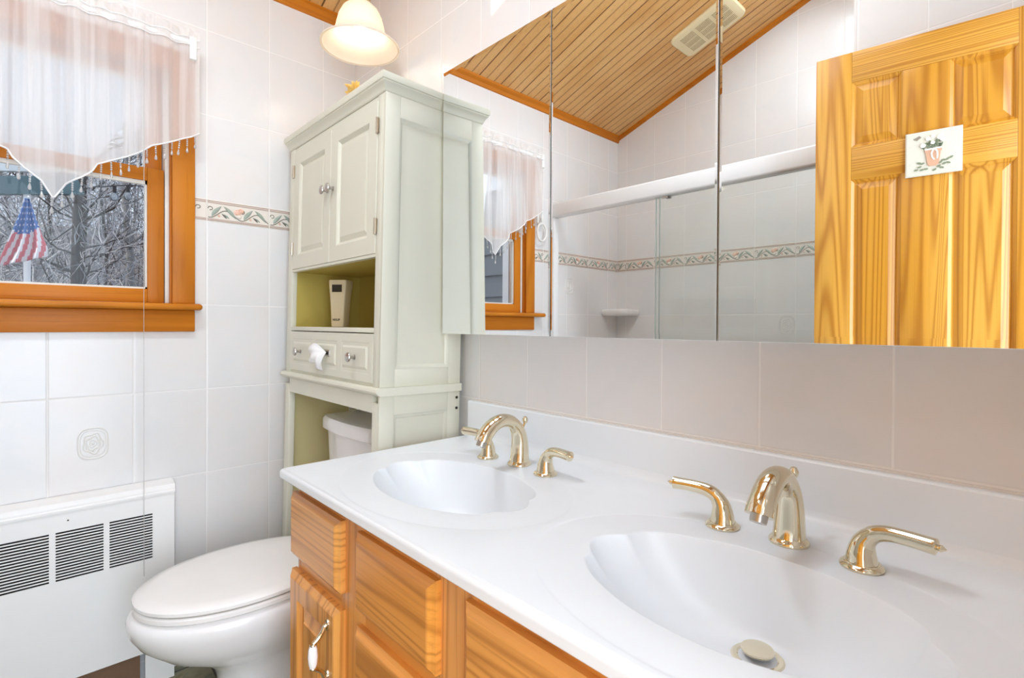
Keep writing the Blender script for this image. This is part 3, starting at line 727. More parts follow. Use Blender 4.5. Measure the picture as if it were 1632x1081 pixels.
# carve look: three raised fields inside sunk surrounds
mm = B()
for a_, b_ in pan: mm.rects([(a_, b_, .022, dh - .024, .0015), (a_ + .004, b_ - .004, .026, dh - .028, .0005), (a_ + .010, b_ - .010, .034, dh - .036, .0002), (a_ + .016, b_ - .016, .042, dh - .042, .0042)], PC, mp, False)
mm.build('raised_field', dr)
for kx in (.102, dw - .102): knob(dr, (kx, -.004, .068))
mm = B(); mm.box(dw / 2 - .036, dw / 2 + .036, -.0062, -.0030, .062, .082, 'nickel', .002); mm.box(dw / 2 - .030, dw / 2 + .030, -.0066, -.0055, .067, .077, 'dark_void', .0005); mm.build('tissue_slot', dr)

# tissue
m = B(); vs = []; fs = []; nu, nv = 30, 14
slotx = .056 + LS + .0015 + dw / 2
for i in range(nu + 1):
    s_ = i / nu; th = math.radians(158 + 98 * s_)
    L = .074 + .014 * math.sin(s_ * PI * 2.2) - .016 * max(0, s_ - .6) / .4 + .006 * math.sin(s_ * 17)
    for j in range(nv + 1):
        t = j / nv; r = L * t
        xx = .022 + r * math.cos(th) * .95
        zz = .002 + r * math.sin(th) + .010 * math.sin(t * PI) * (1 - s_)
        yy = -.002 - .030 * math.sin(min(1, t * 1.15) * PI * .62) * (.55 + .45 * math.sin(s_ * PI)) + .0035 * t * math.sin(s_ * 21 + 1) + .010 * t * t * s_
        vs.append((xx, yy, zz))
for i in range(nu):
    for j in range(nv): a = i * (nv + 1) + j; fs.append((a, a + 1, a + nv + 2, a + nv + 1))
m.add(vs, fs, 'tissue_paper', True)
ts = m.build('paper_tissue', None, (slotx, -.3035, 1.049), sharp=180); tag(ts, 'white paper tissue sticking out of the slot in the cabinet drawer', 'tissue')
sol = ts.modifiers.new('thickness', 'SOLIDIFY'); sol.thickness = .0012

# air freshener in the niche
af = thing('air_freshener', 'beige tapered air freshener dispenser with dark window in the cabinet niche', 'air freshener', (.235, -.172, 1.131)); af.rotation_euler = (0, 0, math.radians(40)); af.scale = (.74, .74, .965)
m = B(); n = 10
secs = []
for z, wv, dv in ((0, .030, .036), (.004, .032, .038), (.06, .034, .040), (.11, .038, .045), (.15, .043, .052), (.168, .044, .054), (.172, .042, .052)):
    r = .008; pts = []
    for cx, cy, a0 in ((wv - r, dv - r, 0), (-wv + r, dv - r, PI / 2), (-wv + r, -.030 + r, PI), (wv - r, -.030 + r, 1.5 * PI)):
        for a in arc(4, a0, a0 + PI / 2): pts.append((cx + r * math.cos(a), cy + r * math.sin(a)))
    secs.append((pts, z))
shell(m, secs, 'beige_plastic'); m.build('housing', af)
m = B(); m.box(-.030, .030, -.0325, -.029, .122, .160, 'beige_plastic', .002); m.box(-.025, .025, -.0332, -.030, .127, .155, 'dark_window', .001); m.build('sensor_window', af)
fc = bpy.data.curves.new('brand_text', 'FONT'); fc.body = 'NOLUB'; fc.size = .011; fc.align_x = 'CENTER'; fc.extrude = .0003; fc.offset = .0004
to = bpy.data.objects.new('tmp', fc); COL.objects.link(to); dg = bpy.context.evaluated_depsgraph_get(); me = bpy.data.meshes.new_from_object(to.evaluated_get(dg)); bpy.data.objects.remove(to)
me.materials.clear(); me.materials.append(MATS['print_ink'])
txt = bpy.data.objects.new('lettering', me); COL.objects.link(txt); txt.parent = af; txt.location = (-.004, -.0304, .022); txt.rotation_euler = (PI / 2, 0, 0)

# gold flowers on the cabinet top
fl = thing('gold_flowers', 'small bunch of gilded dried flowers on top of the cream cabinet', 'dried flowers', (.262, -.135, 1.8275))
m = B(); m.lathe([(0, 0), (.022, 0), (.028, .03), (.024, .05), (.027, .055), (.022, .055), (0, .05)], 'gold_petal', seg=18); m.build('vase', fl)
for hx, hy, hz, hr in ((0, 0, .150, .034), (.038, -.012, .140, .028), (-.034, .006, .132, .028)):
    m = B(); m.tube([(0, 0, .05), (hx * .6, hy * .6, hz * .7), (hx, hy, hz)], .0014, 'gold_petal', 6)
    rnd = random.Random(hx)
    for k in range(22):
        th = k * 2.4; el = math.radians(rnd.uniform(-10, 70)); L = hr * rnd.uniform(.8, 1.15)
        d = Vector((math.cos(th) * math.cos(el), math.sin(th) * math.cos(el), math.sin(el))); c = Vector((hx, hy, hz))
        m.tube([c, c + d * L * .4, c + d * L * .8, c + d * L], [.0015, .0050, .0042, .0006], 'gold_petal', 6, ell=[.5] * 4)
    m.ball((hx, hy, hz), .007, 'gold_petal'); m.build('blossom', fl)

# ------------------------------------------------------------------ pendant lamp
PX, PY = .405, -.182
pen = thing('pendant_lamp', 'lit bell shaped frosted glass pendant lamp with brass fitting above the cabinet', 'lamp', (PX, PY, 2.06))
m = B(); pr = [(.1285, .004), (.1275, .0), (.124, .002), (.122, .006), (.112, .016), (.098, .028), (.087, .040), (.080, .054), (.0765, .072), (.070, .098), (.058, .122), (.042, .138), (.028, .143)]
inn = [(r - .003, z + .0005) for r, z in pr[2:]]
m.lathe([pr[-1]] + list(reversed(pr[:-1])) + inn[::1], 'frosted_shade', seg=56); m.build('glass_shade', pen, sharp=60)
m = B(); m.lathe([(.0, .012), (.014, .014), (.026, .024), (.030, .038), (.027, .054), (.016, .074), (.012, .085), (0, .085)], 'lit_bulb', seg=24); m.build('bulb', pen)
m = B(); m.lathe([(0, .086), (.013, .086), (.013, .125), (.030, .136), (.034, .146), (.034, .152), (.026, .156), (.020, .172), (.026, .176), (.026, .182), (.012, .190), (.008, .2), (0, .2)], 'brass_lamp', seg=28); m.build('socket_cup', pen)
hz = ceil(PX) - 2.06
B().tube([(0, 0, .198), (0, 0, hz - .02)], .006, 'brass_lamp', 10).build('stem', pen)
m = B(); m.lathe([(0, hz - .028), (.02, hz - .026), (.05, hz - .012), (.056, hz + .015), (0, hz + .03)], 'brass_lamp', seg=28); m.build('canopy', pen)

# ------------------------------------------------------------------ vanity cabinet (oak)
VX0, VX1, VF = .802, 2.088, -.535
van = thing('vanity_cabinet', 'honey oak vanity cabinet with overlay drawers and doors below the sinks', 'cabinet', (VX0, 0, 0))
def VL(x): return x - VX0
m = B()
cols = [(.797, 1.047, 'door'), (1.115, 1.368, 'drawers'), (1.440, 1.690, 'door'), (1.758, 2.040, 'door')]
fx = [(.806, .822), (1.030, 1.130), (1.352, 1.455), (1.675, 1.775), (2.025, 2.088)]
for a_, b_ in fx: m.box(VL(a_), VL(b_), VF, VF + .019, .09, .784, 'oak_z', .0008)
m.build('face_frame', van)
for (a0, a1), (b0, b1) in zip(fx, fx[1:]):
    for z0, z1 in ((.755, .784), (.572, .622), (.09, .12)): B().box(VL(a1), VL(b0), VF, VF + .019, z0, z1, 'oak_x').build('frame_rail', van)
m = B(); m.box(VL(.806), VL(.818), VF + .019, -.004, .001, .784, 'oak_z'); m.box(VL(2.076), VL(2.088), VF + .019, -.004, .001, .784, 'oak_z'); m.box(VL(.818), VL(2.076), VF + .06, VF + .072, .001, .09, 'oak_x'); m.box(VL(.818), VL(2.076), VF + .019, -.004, .09, .105, 'oak_x'); m.box(VL(.818), VL(2.076), -.010, -.004, .105, .784, 'oak_x'); m.build('carcass', van)
def slabfront(name, x0, x1, z0, z1):
    mm = B(); h = z1 - z0; w_ = x1 - x0; mp = lambda u, v, q: (u, -q, v); t = .019
    mm.rects([(0, w_, 0, h, 0), (0, w_, 0, h, t - .009), (.002, w_ - .002, .002, h - .002, t - .008), (.006, w_ - .006, .006, h - .006, t - .0055), (.011, w_ - .011, .011, h - .011, t - .001), (.014, w_ - .014, .014, h - .014, t)], 'oak_x', mp)
    return mm.build(name, van, (VL(x0), VF, z0))
def pull(parent, x, z, y=0.):
    p = bpy.data.objects.new('handle', None); COL.objects.link(p); p.parent = parent; p.location = (x, y, z); p.empty_display_size = .02
    for q in (1, -1):
        mm = B(); mm.tube(bez([(0, .001, q * .052), (0, -.006, q * .050), (0, -.011, q * .040), (0, -.020, q * .030), (0, -.029, q * .024)], 6), .0044, 'brass', 10)
        mm.lathe([(0, 0), (.0065, 0), (.006, .003), (0, .004)], 'brass', (0, 0, q * .051), 14, 'Y', 1, 1.9); zz = q * .023
        mm.lathe([(0, zz - .002), (.0058, zz - .002), (.0066, zz), (.0058, zz + .002), (0, zz + .002)], 'brass', (0, -.030, 0), 14); mm.build('bracket', p)
    mm = B(); mm.lathe([(.0058, -.022), (.0082, -.015), (.0096, 0), (.0082, .015), (.0058, .022)], 'porcelain', (0, -.030, 0), 16, cap=True); g = mm.build('grip', p); g['label'] = 'white porcelain grip'
    return p
def oak_door(x0, x1, z0, z1):
    mm = B(); h = z1 - z0; w_ = x1 - x0; mp = lambda u, v, q: (u, -q, v); t = .020; s_ = .052
    mm.rects([(0, w_, 0, h, 0), (0, w_, 0, h, t - .009), (.006, w_ - .006, .006, h - .006, t - .0055), (.011, w_ - .011, .011, h - .011, t - .001), (.014, w_ - .014, .014, h - .014, t), (s_, w_ - s_, s_, h - s_, t), (s_ + .003, w_ - s_ - .003, s_ + .003, h - s_ - .003, t - .004), (s_ + .006, w_ - s_ - .006, s_ + .006, h - s_ - .006, t - .011),
              (s_ + .009, w_ - s_ - .009, s_ + .009, h - s_ - .009, t - .011), (s_ + .034, w_ - s_ - .034, s_ + .034, h - s_ - .034, t - .0035), (s_ + .036, w_ - s_ - .036, s_ + .036, h - s_ - .036, t - .0005)], 'oak_z', mp)
    return mm.build('door', van, (VL(x0), VF, z0))
for x0, x1, kind in cols:
    slabfront('drawer', x0, x1, .611, .755)
    if kind == 'door':
        d = oak_door(x0, x1, .10, .578); pull(d, (x1 - x0) - .036, .390, -.020)
    else:
        for z0, z1 in ((.440, .580), (.270, .410), (.10, .240)): slabfront('drawer', x0, x1, z0, z1)

# ------------------------------------------------------------------ vanity top with two moulded basins
CT, CX0, CX1, CF = .81, .782, 2.096, -.5689
top = thing('sink_countertop', 'white cultured marble vanity top with two moulded oval basins and backsplash', 'countertop', (CX0, 0, CT))
m = B(); R_ = .010
def basin_cell(x0, x1, y0, y1, cx, cy, mirror):
    Nn = 240; A, Bb = .208, .137; OA, OB = .292, min(.222, cy - y0 - .006)
    dyc = -.268; D = .121
    angs = [2 * PI * i / Nn for i in range(Nn)]
    corner = [math.atan2(yy - cy, xx - cx) % (2 * PI) for xx in (x0, x1) for yy in (y0, y1)]
    angs = sorted(set(angs) | set(corner)); n = len(angs)
    def scal(t):
        c = abs(math.cos(t)); s2 = math.sin(t)
        e = max(0., c - .35) / .65
        u = t if math.cos(t) > 0 else t - PI
        return 1 + .075 * e * (abs(math.cos(4.5 * u)) - .55) * (1 if s2 > -.5 else .4)
    rings = []
    for d in [0.001, .1, .2, .3, .4, .5, .58, .66, .73, .79, .84, .88, .915, .94, .96, .975, .987, .996, 1.003, 1.012, 1.025]:
        row = []
        for t in angs:
            dd = min(1., d)
            yc = dyc + (cy - dyc) * dd ** 1.5
            sc = 1 + (scal(t) - 1) * max(0, (dd - .78) / .22) ** 1.5
            dz = max(0., (dd - .27) / .73)
            if d < 1: z = -.0016 - D * (1 - dz ** 2.1) ** .95
            else: z = -.0012
            z -= .0010 * max(0., 1 - abs(d - 1) / .025) ** 2
            row.append((cx + d * A * sc * math.cos(t), yc + d * Bb * sc * math.sin(t), z))
        rings.append(row)
    for q, z in ((0, -.0012), (.5, -.0011), (.90, -.0010), (.94, -.0009), (.97, -.0004), (1., 0)):
        row = []
        for t in angs:
            a0 = (A * 1.025, Bb * 1.025); a1 = (OA, OB)
            ex, ey = a0[0] + (a1[0] - a0[0]) * q, a0[1] + (a1[1] - a0[1]) * q
            sc = scal(t) if q == 0 else 1 + (scal(t) - 1) * (1 - q)
            px = cx + ex * sc * math.cos(t); py = cy + ey * sc * math.sin(t)
            py = min(py, y1 - .004)
            row.append((px, py, z))
        rings.append(row)
    row = []
    for t in angs:
        c, s_ = math.cos(t), math.sin(t)
        k = min(((x1 if c > 0 else x0) - cx) / c if abs(c) > 1e-9 else 1e9, ((y1 if s_ > 0 else y0) - cy) / s_ if abs(s_) > 1e-9 else 1e9)
        row.append((cx + c * k, cy + s_ * k, 0))
    rings.append(row)
    vs = [(p[0] - CX0, p[1], p[2]) for r in rings for p in r]; fs = []
    for i in range(len(rings) - 1):
        for k in range(n): a, b = i * n + k, i * n + (k + 1) % n; fs.append((a, b, b + n, a + n))
    fs.append(tuple(reversed(range(n))))
    m.add(vs, fs, 'cultured_marble', True)
BX1, BX2, BCY = 1.130, 1.727, -.343
basin_cell(CX0 + R_, 1.4285, CF + R_, -.036, BX1, BCY, False); basin_cell(1.4285, CX1, CF + R_, -.036, BX2, BCY, True)
# rounded front and left lip
L = CX1 - CX0; lip = []
for a in arc(8, PI / 2, -PI / 2 * .0): lip.append((R_ * (1 - math.cos(a)) , R_ * math.sin(a) - R_))
prof = [(R_ * math.cos(a), R_ * math.sin(a) - R_) for a in arc(6, PI / 2, 0)] + [(R_, -.021), (R_ - .004, -.025), (-.03, -.025)]
rows = []
for o, z in prof: rows.append([(R_ - o, -.036, z), (R_ - o, CF + R_ - o, z), (L, CF + R_ - o, z)])
m.sweep(rows, None, 'cultured_marble')
# cove behind the basins up to the splash
cov = [(-.036, 0), (-.030, .001), (-.025, .004), (-.0215, .010), (-.020, .018)]
m.sweep([[(R_ - .010, y, z), (L, y, z)] for y, z in cov], None, 'cultured_marble')
m.build('basin_deck', top, sharp=40)
m = B(); bp_ = [(-.020, .017), (-.020, .098), (-.0185, .1005), (-.016, .1016), (-.004, .1016), (-.002, .1006), (-.001, .098), (-.001, -.02), (-.018, -.02), (-.020, 0)]
m.prism(bp_, 'cultured_marble', lambda u, v, q: (q, u, v), 0, L, False); m.build('backsplash', top, sharp=30)
B().box(0, L, -.0065, -.0005, .1018, .1045, 'border_grout').build('caulk_line', top)

def drain(label, cx):
    dd = thing('sink_drain', label, 'drain', (cx, -.264, CT - .1226))
    mm = B(); mm.lathe([(.0235, -.010), (.0245, .0), (.0265, .0018), (.0315, .0018), (.034, .0), (.032, -.002)], 'brass', seg=40); mm.lathe([(0, -.0015), (.0238, -.0015)], 'dark_void', seg=32); mm.build('flange', dd)
    mm = B(); mm.lathe([(0, -.001), (.004, -.001), (.004, .006), (.017, .0075), (.0205, .0085), (.0212, .0105), (.0205, .0125), (.010, .0142), (0, .0145)], 'brass', seg=32); mm.build('stopper', dd)
drain('brass pop-up drain stopper in the right hand basin nearest the camera', BX2)
drain('brass pop-up drain stopper in the left hand basin beside the cream cabinet', BX1)

# ------------------------------------------------------------------ faucets
def make_faucet(label, cx):
    fa = thing('sink_faucet', label, 'faucet', (cx, -.138, CT - .0013))
    mm = B()
    mm.lathe([(0, 0), (.0285, 0), (.029, .003), (.027, .0065), (.0245, .0085), (.0235, .010), (.0, .010)], 'brass', seg=36)
    path = bez([(0, 0, .008), (0, .001, .03), (0, .0, .06), (0, -.008, .085), (0, -.028, .105), (0, -.056, .1115), (0, -.084, .104), (0, -.106, .086), (0, -.116, .070)], 6)
    nP = len(path); rad = []
    for i in range(nP):
        t = i / (nP - 1); rad.append(.0235 - .0085 * min(1, t / .45) + .0025 * max(0, (t - .55) / .45))
    mm.tube(path, rad, 'brass', 24, ell=[1 + .12 * min(1, i / nP * 2) for i in range(nP)], up=(0, 1, 0)); mm.build('spout', fa, sharp=50)
    tip, prev = path[-1], path[-4]; dr_ = (tip - prev).normalized()
    mm = B(); mm.tube([tip - dr_ * .004, tip + dr_ * .006, tip + dr_ * .010], [.0115, .0115, .0108], 'nickel', 20); mm.build('aerator', fa)
    mm = B(); mm.tube([(0, .004, .070), (0, .017, .097)], .0028, 'brass', 10); mm.lathe([(0, -.004), (.005, -.003), (.0072, .003), (.0072, .006), (.004, .012), (0, .0135)], 'brass', (0, .0185, .100), 16); mm.build('lift_rod', fa)
    for sx in (-1, 1):
        h = bpy.data.objects.new('handle', None); COL.objects.link(h); h.parent = fa; h.location = (sx * .098, -.014, 0); h.empty_display_size = .02
        mm = B(); mm.lathe([(0, 0), (.0265, 0), (.027, .003), (.025, .006), (.022, .0075), (.0215, .009), (0, .009)], 'brass', seg=32); mm.build('escutcheon', h)
        mm = B(); pth = bez([(0, 0, .006), (0, 0, .022), (sx * .003, 0, .036), (sx * .013, -.001, .049), (sx * .028, -.003, .0555), (sx * .050, -.007, .0575), (sx * .076, -.012, .0575), (sx * .083, -.0135, .0573)], 6)
        n_ = len(pth); rd = []
        for i in range(n_):
            t = i / (n_ - 1)
            r = .0205 - .0095 * min(1, t / .42) if t < .42 else .0110 - .0016 * math.sin((t - .42) / .58 * PI * .9) + .0006
            rd.append(r)
        rd[-1] = .0045; rd[-2] = .0075; rd[-3] = .0092
        mm.tube(pth, rd, 'brass', 22, up=(0, 1, 0))
        e = pth[-1]; mm.tube([e, e + Vector((sx * .004, -.0007, 0)), e + Vector((sx * .009, -.0016, 0))], [.0035, .0045, .0004], 'brass', 12)
        mm.build('lever', h, sharp=50)
    return fa
make_faucet('polished brass widespread faucet at the right basin in the foreground', 1.724)
make_faucet('polished brass widespread faucet at the left basin next to the cream cabinet', 1.128)

# ------------------------------------------------------------------ mirrored medicine cabinet
MX = (.771, 1.1965, 1.594, 2.0); MZ0, MZ1, MY = 1.1145, 1.8705, -.1085
med = thing('medicine_cabinet', 'wide three door mirrored medicine cabinet on the wall above the vanity', 'mirror cabinet', (MX[0], 0, MZ0))
H_ = MZ1 - MZ0
B().box(.002, MX[3] - MX[0], -.1035, -.0005, .002, H_ - .002, 'white_enamel').build('cabinet_body', med)
for a_, b_ in zip(MX, MX[1:]):
    mm = B(); w_ = b_ - a_ - .003; bw, bd = .011, .00022
    mp = lambda u, v, q: (u, -q, v)
    t = -MY
    mm.rects([(0, w_, 0, H_, t - .004), (0, w_, 0, H_, t - .0008)], 'mirror_edge', mp)
    mm.rects([(0, w_, 0, H_, t - .0008), (.0006, w_ - .0006, .0006, H_ - .0006, t - bd), (.0045, w_ - .0045, bw, H_ - bw, t)], 'mirror_silver', mp, False)
    mm.build('mirror_door', med, (a_ - MX[0] + .0015, 0, 0))

# ------------------------------------------------------------------ shower enclosure on the tub
sh = thing('shower_enclosure', 'sliding glass shower doors with white header rail over the tub, seen in the mirror', 'shower door', (0, YE, 0))
XE = XW - .003
B().box(.004, XE, -.03, .03, 1.752, 1.832, 'white_metal', .010, 3).build('header_rail', sh)
for x0, x1 in ((.003, .032), (XE - .03, XE)): B().box(x0, x1, -.022, .022, .475, 1.752, 'white_metal', .004).build('wall_jamb', sh)
B().box(.034, XE - .032, -.028, .028, .455, .475, 'white_metal', .005).build('bottom_track', sh)
for x0, x1, y in ((.677, XE - .034, .010), (.683, XE - .032, -.012)):
    g = B(); g.box(x0 + .002, x1, y - .0025, y + .0025, .476, 1.750, 'shower_glass'); o = g.build('glass_panel', sh)
    e = B(); e.box(x0, x0 + .004, y - .003, y + .003, .476, 1.750, 'shower_glass_edge'); e.build('panel_edge', o)
    for rx in (x0 + .05, x1 - .05): B().box(rx - .012, rx + .012, y - .004, y + .004, 1.742, 1.7515, 'nickel').build('roller', o)
tub = thing('bathtub', 'white bathtub in the tiled alcove behind the shower doors', 'bathtub', (0, 0, 0))
m = B(); mp = lambda u, v, q: (u, v, q)
x0, x1, y0, y1 = .004, XW - .003, YB + .004, YE + .035
m.rects([(x0, x1, y0, y1, .001), (x0, x1, y0, y1, .44), (x0 + .006, x1 - .006, y0 + .006, y1 - .006, .452), (x0 + .07, x1 - .07, y0 + .055, y1 - .085, .452), (x0 + .085, x1 - .085, y0 + .07, y1 - .10, .435), (x0 + .15, x1 - .17, y0 + .11, y1 - .14, .12), (x0 + .19, x1 - .21, y0 + .14, y1 - .17, .09)], 'porcelain', mp)
m.build('tub_body', tub)
# corner shelf
m = B(); ccx, ccy = .0, YB
def quarter(r, z, n=14):
    rr = [(0.002, 0.002)] + [(max(.002, min(r, r * 1.22 * math.cos(a) ** .8)), max(.002, min(r, r * 1.22 * math.sin(a) ** .8))) for a in arc(n, 0.0, PI / 2)]
    return [(x, YB + y) for x, y in rr], z
shell(m, [quarter(.15, 1.198), quarter(.165, 1.203), quarter(.17, 1.212), quarter(.17, 1.235), quarter(.166, 1.241), quarter(.155, 1.243), quarter(.145, 1.236)], 'rim_ceramic')
m.rects([(.002, .10, .150, .170, 0), (.002, .10, .150, .170, .0)], 'rim_ceramic', lambda u, v, q: (u, YB + .002 + q, 1.05 + v), False)
tag(m.build('corner_shelf', sharp=50), 'white ceramic corner shelf in the tub alcove, seen in the mirror', 'shelf')
# towel ring between window and tub
tr = thing('towel_ring', 'white round towel ring on the wall between window and tub, seen in the mirror', 'towel ring', (0, -1.316, 1.685))
m = B(); m.lathe([(0, 0), (.034, 0), (.034, .008), (.030, .014), (.018, .018), (.016, .028), (0, .030)], 'white_plastic', (0, 0, .05), 28, 'X', .82, 1.15); m.build('wall_mount', tr)
m = B(); m.tube([(.026, .036 * math.sin(a), -.030 - .048 * math.cos(a)) for a in arc(40, 0, 2 * PI)], .0062, 'white_plastic', 10, False); m.build('ring', tr)

# ceiling vent, flush with the slope, near the back wall
vt = thing('ceiling_vent', 'cream plastic exhaust fan grille on the wooden ceiling, seen in the mirror', 'vent', (.775, -1.728, ceil(.775)))
vt.rotation_euler = (PI, math.atan(CS), 0)
vt.rotation_euler = Matrix(((math.cos(math.atan(CS)), 0, 0), (0, 1, 0), (0, 0, 1))).to_euler()
vt.rotation_euler = (0, -math.atan(CS), 0)
VWx, VWy = .165, .108
def rr2(a, b, r, z, n=6):
    pts = []
    for cx, cy, a0 in ((a - r, b - r, 0), (-a + r, b - r, PI / 2), (-a + r, -b + r, PI), (a - r, -b + r, 1.5 * PI)):
        for q in arc(n, a0, a0 + PI / 2): pts.append((cx + r * math.cos(q), cy + r * math.sin(q)))
    return pts, z
m = B(); shell(m, [rr2(VWx, VWy, .035, 0), rr2(VWx, VWy, .035, -.006), rr2(VWx - .006, VWy - .006, .03, -.014), rr2(VWx - .02, VWy - .02, .02, -.017)], 'vent_cream'); m.build('cover', vt)
for gx in (-.088, 0.0, .088):
    m = B()
    m.box(gx - .036, gx + .036, -.072, .072, -.0176, -.0150, 'vent_slot')
    for k in range(13):
        xk = gx - .036 + (k + .5) * .072 / 13; m.box(xk - .0015, xk + .0015, -.072, .072, -.0205, -.0170, 'vent_cream')
    for yk in (-.024, .024): m.box(gx - .036, gx + .036, yk - .002, yk + .002, -.0206, -.0172, 'vent_cream')
    m.build('louvre', vt)

# made-up ceiling lamps added to fill the room with light (outside the frame)
for nm, lb, x, y, r in (('added_dome_light', 'added round white dome light on the wooden ceiling in the middle of the room', 0.95, -.96, .20), ('added_recessed_light', 'added round recessed downlight in the wooden ceiling over the tub', 1.22, -1.60, .115)):
    t = thing(nm, lb, 'ceiling light', (x, y, ceil(x)))
    t.rotation_euler = (0, -math.atan(CS), 0)
    m = B(); m.lathe([(r - .012, .0), (r + .012, .0), (r + .012, -.012), (r, -.018), (r - .012, -.012)], 'white_metal', seg=40); m.build('trim_ring', t)
    m = B(); m.lathe([(r - .012, -.006), (r * .6, -.016), (0, -.02)], 'fill_diffuser', seg=40); m.build('diffuser', t)

# ------------------------------------------------------------------ pine door standing open in front of the tub
ang = -math.atan2(.2215, 1.583)
DKEY = (1.4034, -1.2807, -.0845)
dl = structure('door_1', DKEY); dl.rotation_euler = (0, 0, ang); dl.scale = (1.074, 1, 1.074)
DW, DH, DT = .60, 2.02, .035
s_, ms0, ms1, e1 = .100, .228, .340, .480
# front face (towards the vanity) is +y local at 0, thickness to -DT
m = B(); m.box(0, s_, -DT, 0, .09, DH, 'pine_z', .0015); m.build('stile', dl)
m = B(); m.box(DW - s_ - .016, DW, -DT, 0, .09, DH, 'pine_z', .0015); m.build('stile', dl)
railz = [(.09, .30), (.82, .97), (1.610, 1.715), (1.922, DH)]
for z0, z1 in railz: B().box(s_, DW - s_ - .016, -DT, 0, z0, z1, 'pine_x', .0015).build('rail', dl)
for (a0, a1), (b0, b1) in zip(railz, railz[1:]):
    m = B(); m.box(ms0, ms1, -DT, 0, a1, b0, 'pine_z', .0015); m.build('mullion', dl)
    for u0, u1 in ((s_, ms0), (ms1, DW - s_ - .016)):
        mm = B(); mp = lambda u, v, q: (u, q, v)
        for sg, base in ((1, 0), (-1, -DT)):
            mpp = (lambda u, v, q, sg=sg, base=base: (u, base + sg * q, v))
            mm.rects([(u0, u1, a1, b0, -.001), (u0 + .008, u1 - .008, a1 + .008, b0 - .008, -.007), (u0 + .010, u1 - .010, a1 + .010, b0 - .010, -.010), (u0 + .013, u1 - .013, a1 + .013, b0 - .013, -.010), (u0 + .030, u1 - .030, a1 + .032, b0 - .032, -.003)], 'pine_z', mpp, False)
        mm.build('panel', dl)
m = B()
for sg, base in ((1, 0), (-1, -DT)):
    m.tube([(.055, base, .95), (.055, base + sg * .035, .95)], .009, 'brass', 12); m.ball((.055, base + sg * .048, .95), .026, 'brass', 18, 12, (1, .75, 1)); m.lathe([(0, 0), (.03, 0), (.028, .006), (0, .006)], 'brass', (.055, base - (0 if sg < 0 else .006) + (0 if sg < 0 else .006), .95), 20, 'Y')
m.build('knob', dl)

# flower pot plaque hung on the door
pl = thing('door_plaque', 'square ivory ceramic plaque with painted flower pot on the open pine door', 'plaque', DKEY); pl.rotation_euler = (0, 0, ang); pl.scale = (1.074, 1, 1.074)
pu, pv, ps = .304, 1.657, .0655
PM = lambda u, v, q: (pu - u * ps, .001 + q, pv + v * ps)    # u is positive to the right in the mirror
PM = lambda u, v, q: (pu + u * ps, .001 + q, pv + v * ps)
m = B(); m.rects([(-1, 1, -1, 1, 0), (-1, 1, -1, 1, .006), (-.95, .95, -.95, .95, .008)], 'plaque_ivory', PM); m.build('tile', pl)
rnd = random.Random(5)
m = B()
for k in range(70):
    u, v = rnd.uniform(-.9, .9), rnd.uniform(-.9, .9)
    if abs(u) < .4 and -.6 < v < .75: continue
    l_ = rnd.uniform(.08, .22); du, dv = l_ * .85, l_ * .6
    if max(abs(u + du), abs(v + dv)) > .93: continue
    m.tube([PM(u, v, .008), PM(u + du, v + dv, .008)], .0006, 'plaque_ivory', 4)
m.prism([(-.72, .70), (-.58, .62), (-.42, .74), (-.5, .82)], 'plaque_grey', PM, .007, .0088); m.build('brush_texture', pl)
m = B(); m.prism([(-.30, .14), (.30, .14), (.30, .02), (.27, .02), (.19, -.56), (.10, -.62), (-.12, -.62), (-.19, -.56), (-.27, .02), (-.30, .02)], 'plaque_terracotta', PM, .007, .011); m.build('pot', pl)
m = B()
for k in range(46):
    a = rnd.uniform(0, PI); r = rnd.uniform(.05, .38); u, v = r * math.cos(a) * 1.0, .2 + r * math.sin(a) * 1.05; q = rnd.uniform(0, PI)
    m.prism([(u + .07 * math.cos(t) * math.cos(q) - .03 * math.sin(t) * math.sin(q), v + .07 * math.cos(t) * math.sin(q) + .03 * math.sin(t) * math.cos(q)) for t in arc(7, 0, 2 * PI * 7 / 8)], 'plaque_leaf', PM, .007, .0105)
for u, v in ((-.6, -.72), (-.48, -.60), (-.4, -.74), (-.25, -.72), (-.5, -.42), (-.38, -.46), (.2, -.66), (.3, -.74), (.36, -.42), (.5, -.40), (.62, -.34), (.38, -.58), (.52, -.56), (.05, -.80), (.26, -.5)):
    q = rnd.uniform(-.4, .8)
    m.prism([(u + .085 * math.cos(t) * math.cos(q) - .04 * math.sin(t) * math.sin(q), v + .085 * math.cos(t) * math.sin(q) + .04 * math.sin(t) * math.cos(q)) for t in arc(7, 0, 2 * PI * 7 / 8)], 'plaque_leaf', PM, .007, .0096)
m.build('leaves', pl)
m = B()
for u, v, r in ((-.36, .34, .10), (-.18, .62, .09), (.0, .70, .08), (.22, .62, .10), (.3, .50, .07), (-.02, .42, .08)):
    m.prism([(u + r * math.cos(t), v + r * math.sin(t)) for t in arc(9, 0, 2 * PI * 9 / 10)], 'plaque_white', PM, .007, .0118)
m.prism([(-.29, .10), (.29, .13), (.29, .19), (-.29, .16)], 'plaque_white', PM, .008, .0118)
m.tube([PM(u, v, .011) for u, v in ((.0, .12), (-.07, -.05), (-.05, -.22), (.03, -.36))], .0022, 'plaque_white', 6); m.tube([PM(u, v, .011) for u, v in ((.06, .12), (.13, .0), (.14, -.18), (.13, -.32))], .0022, 'plaque_white', 6)
m.build('bow_and_blooms', pl)

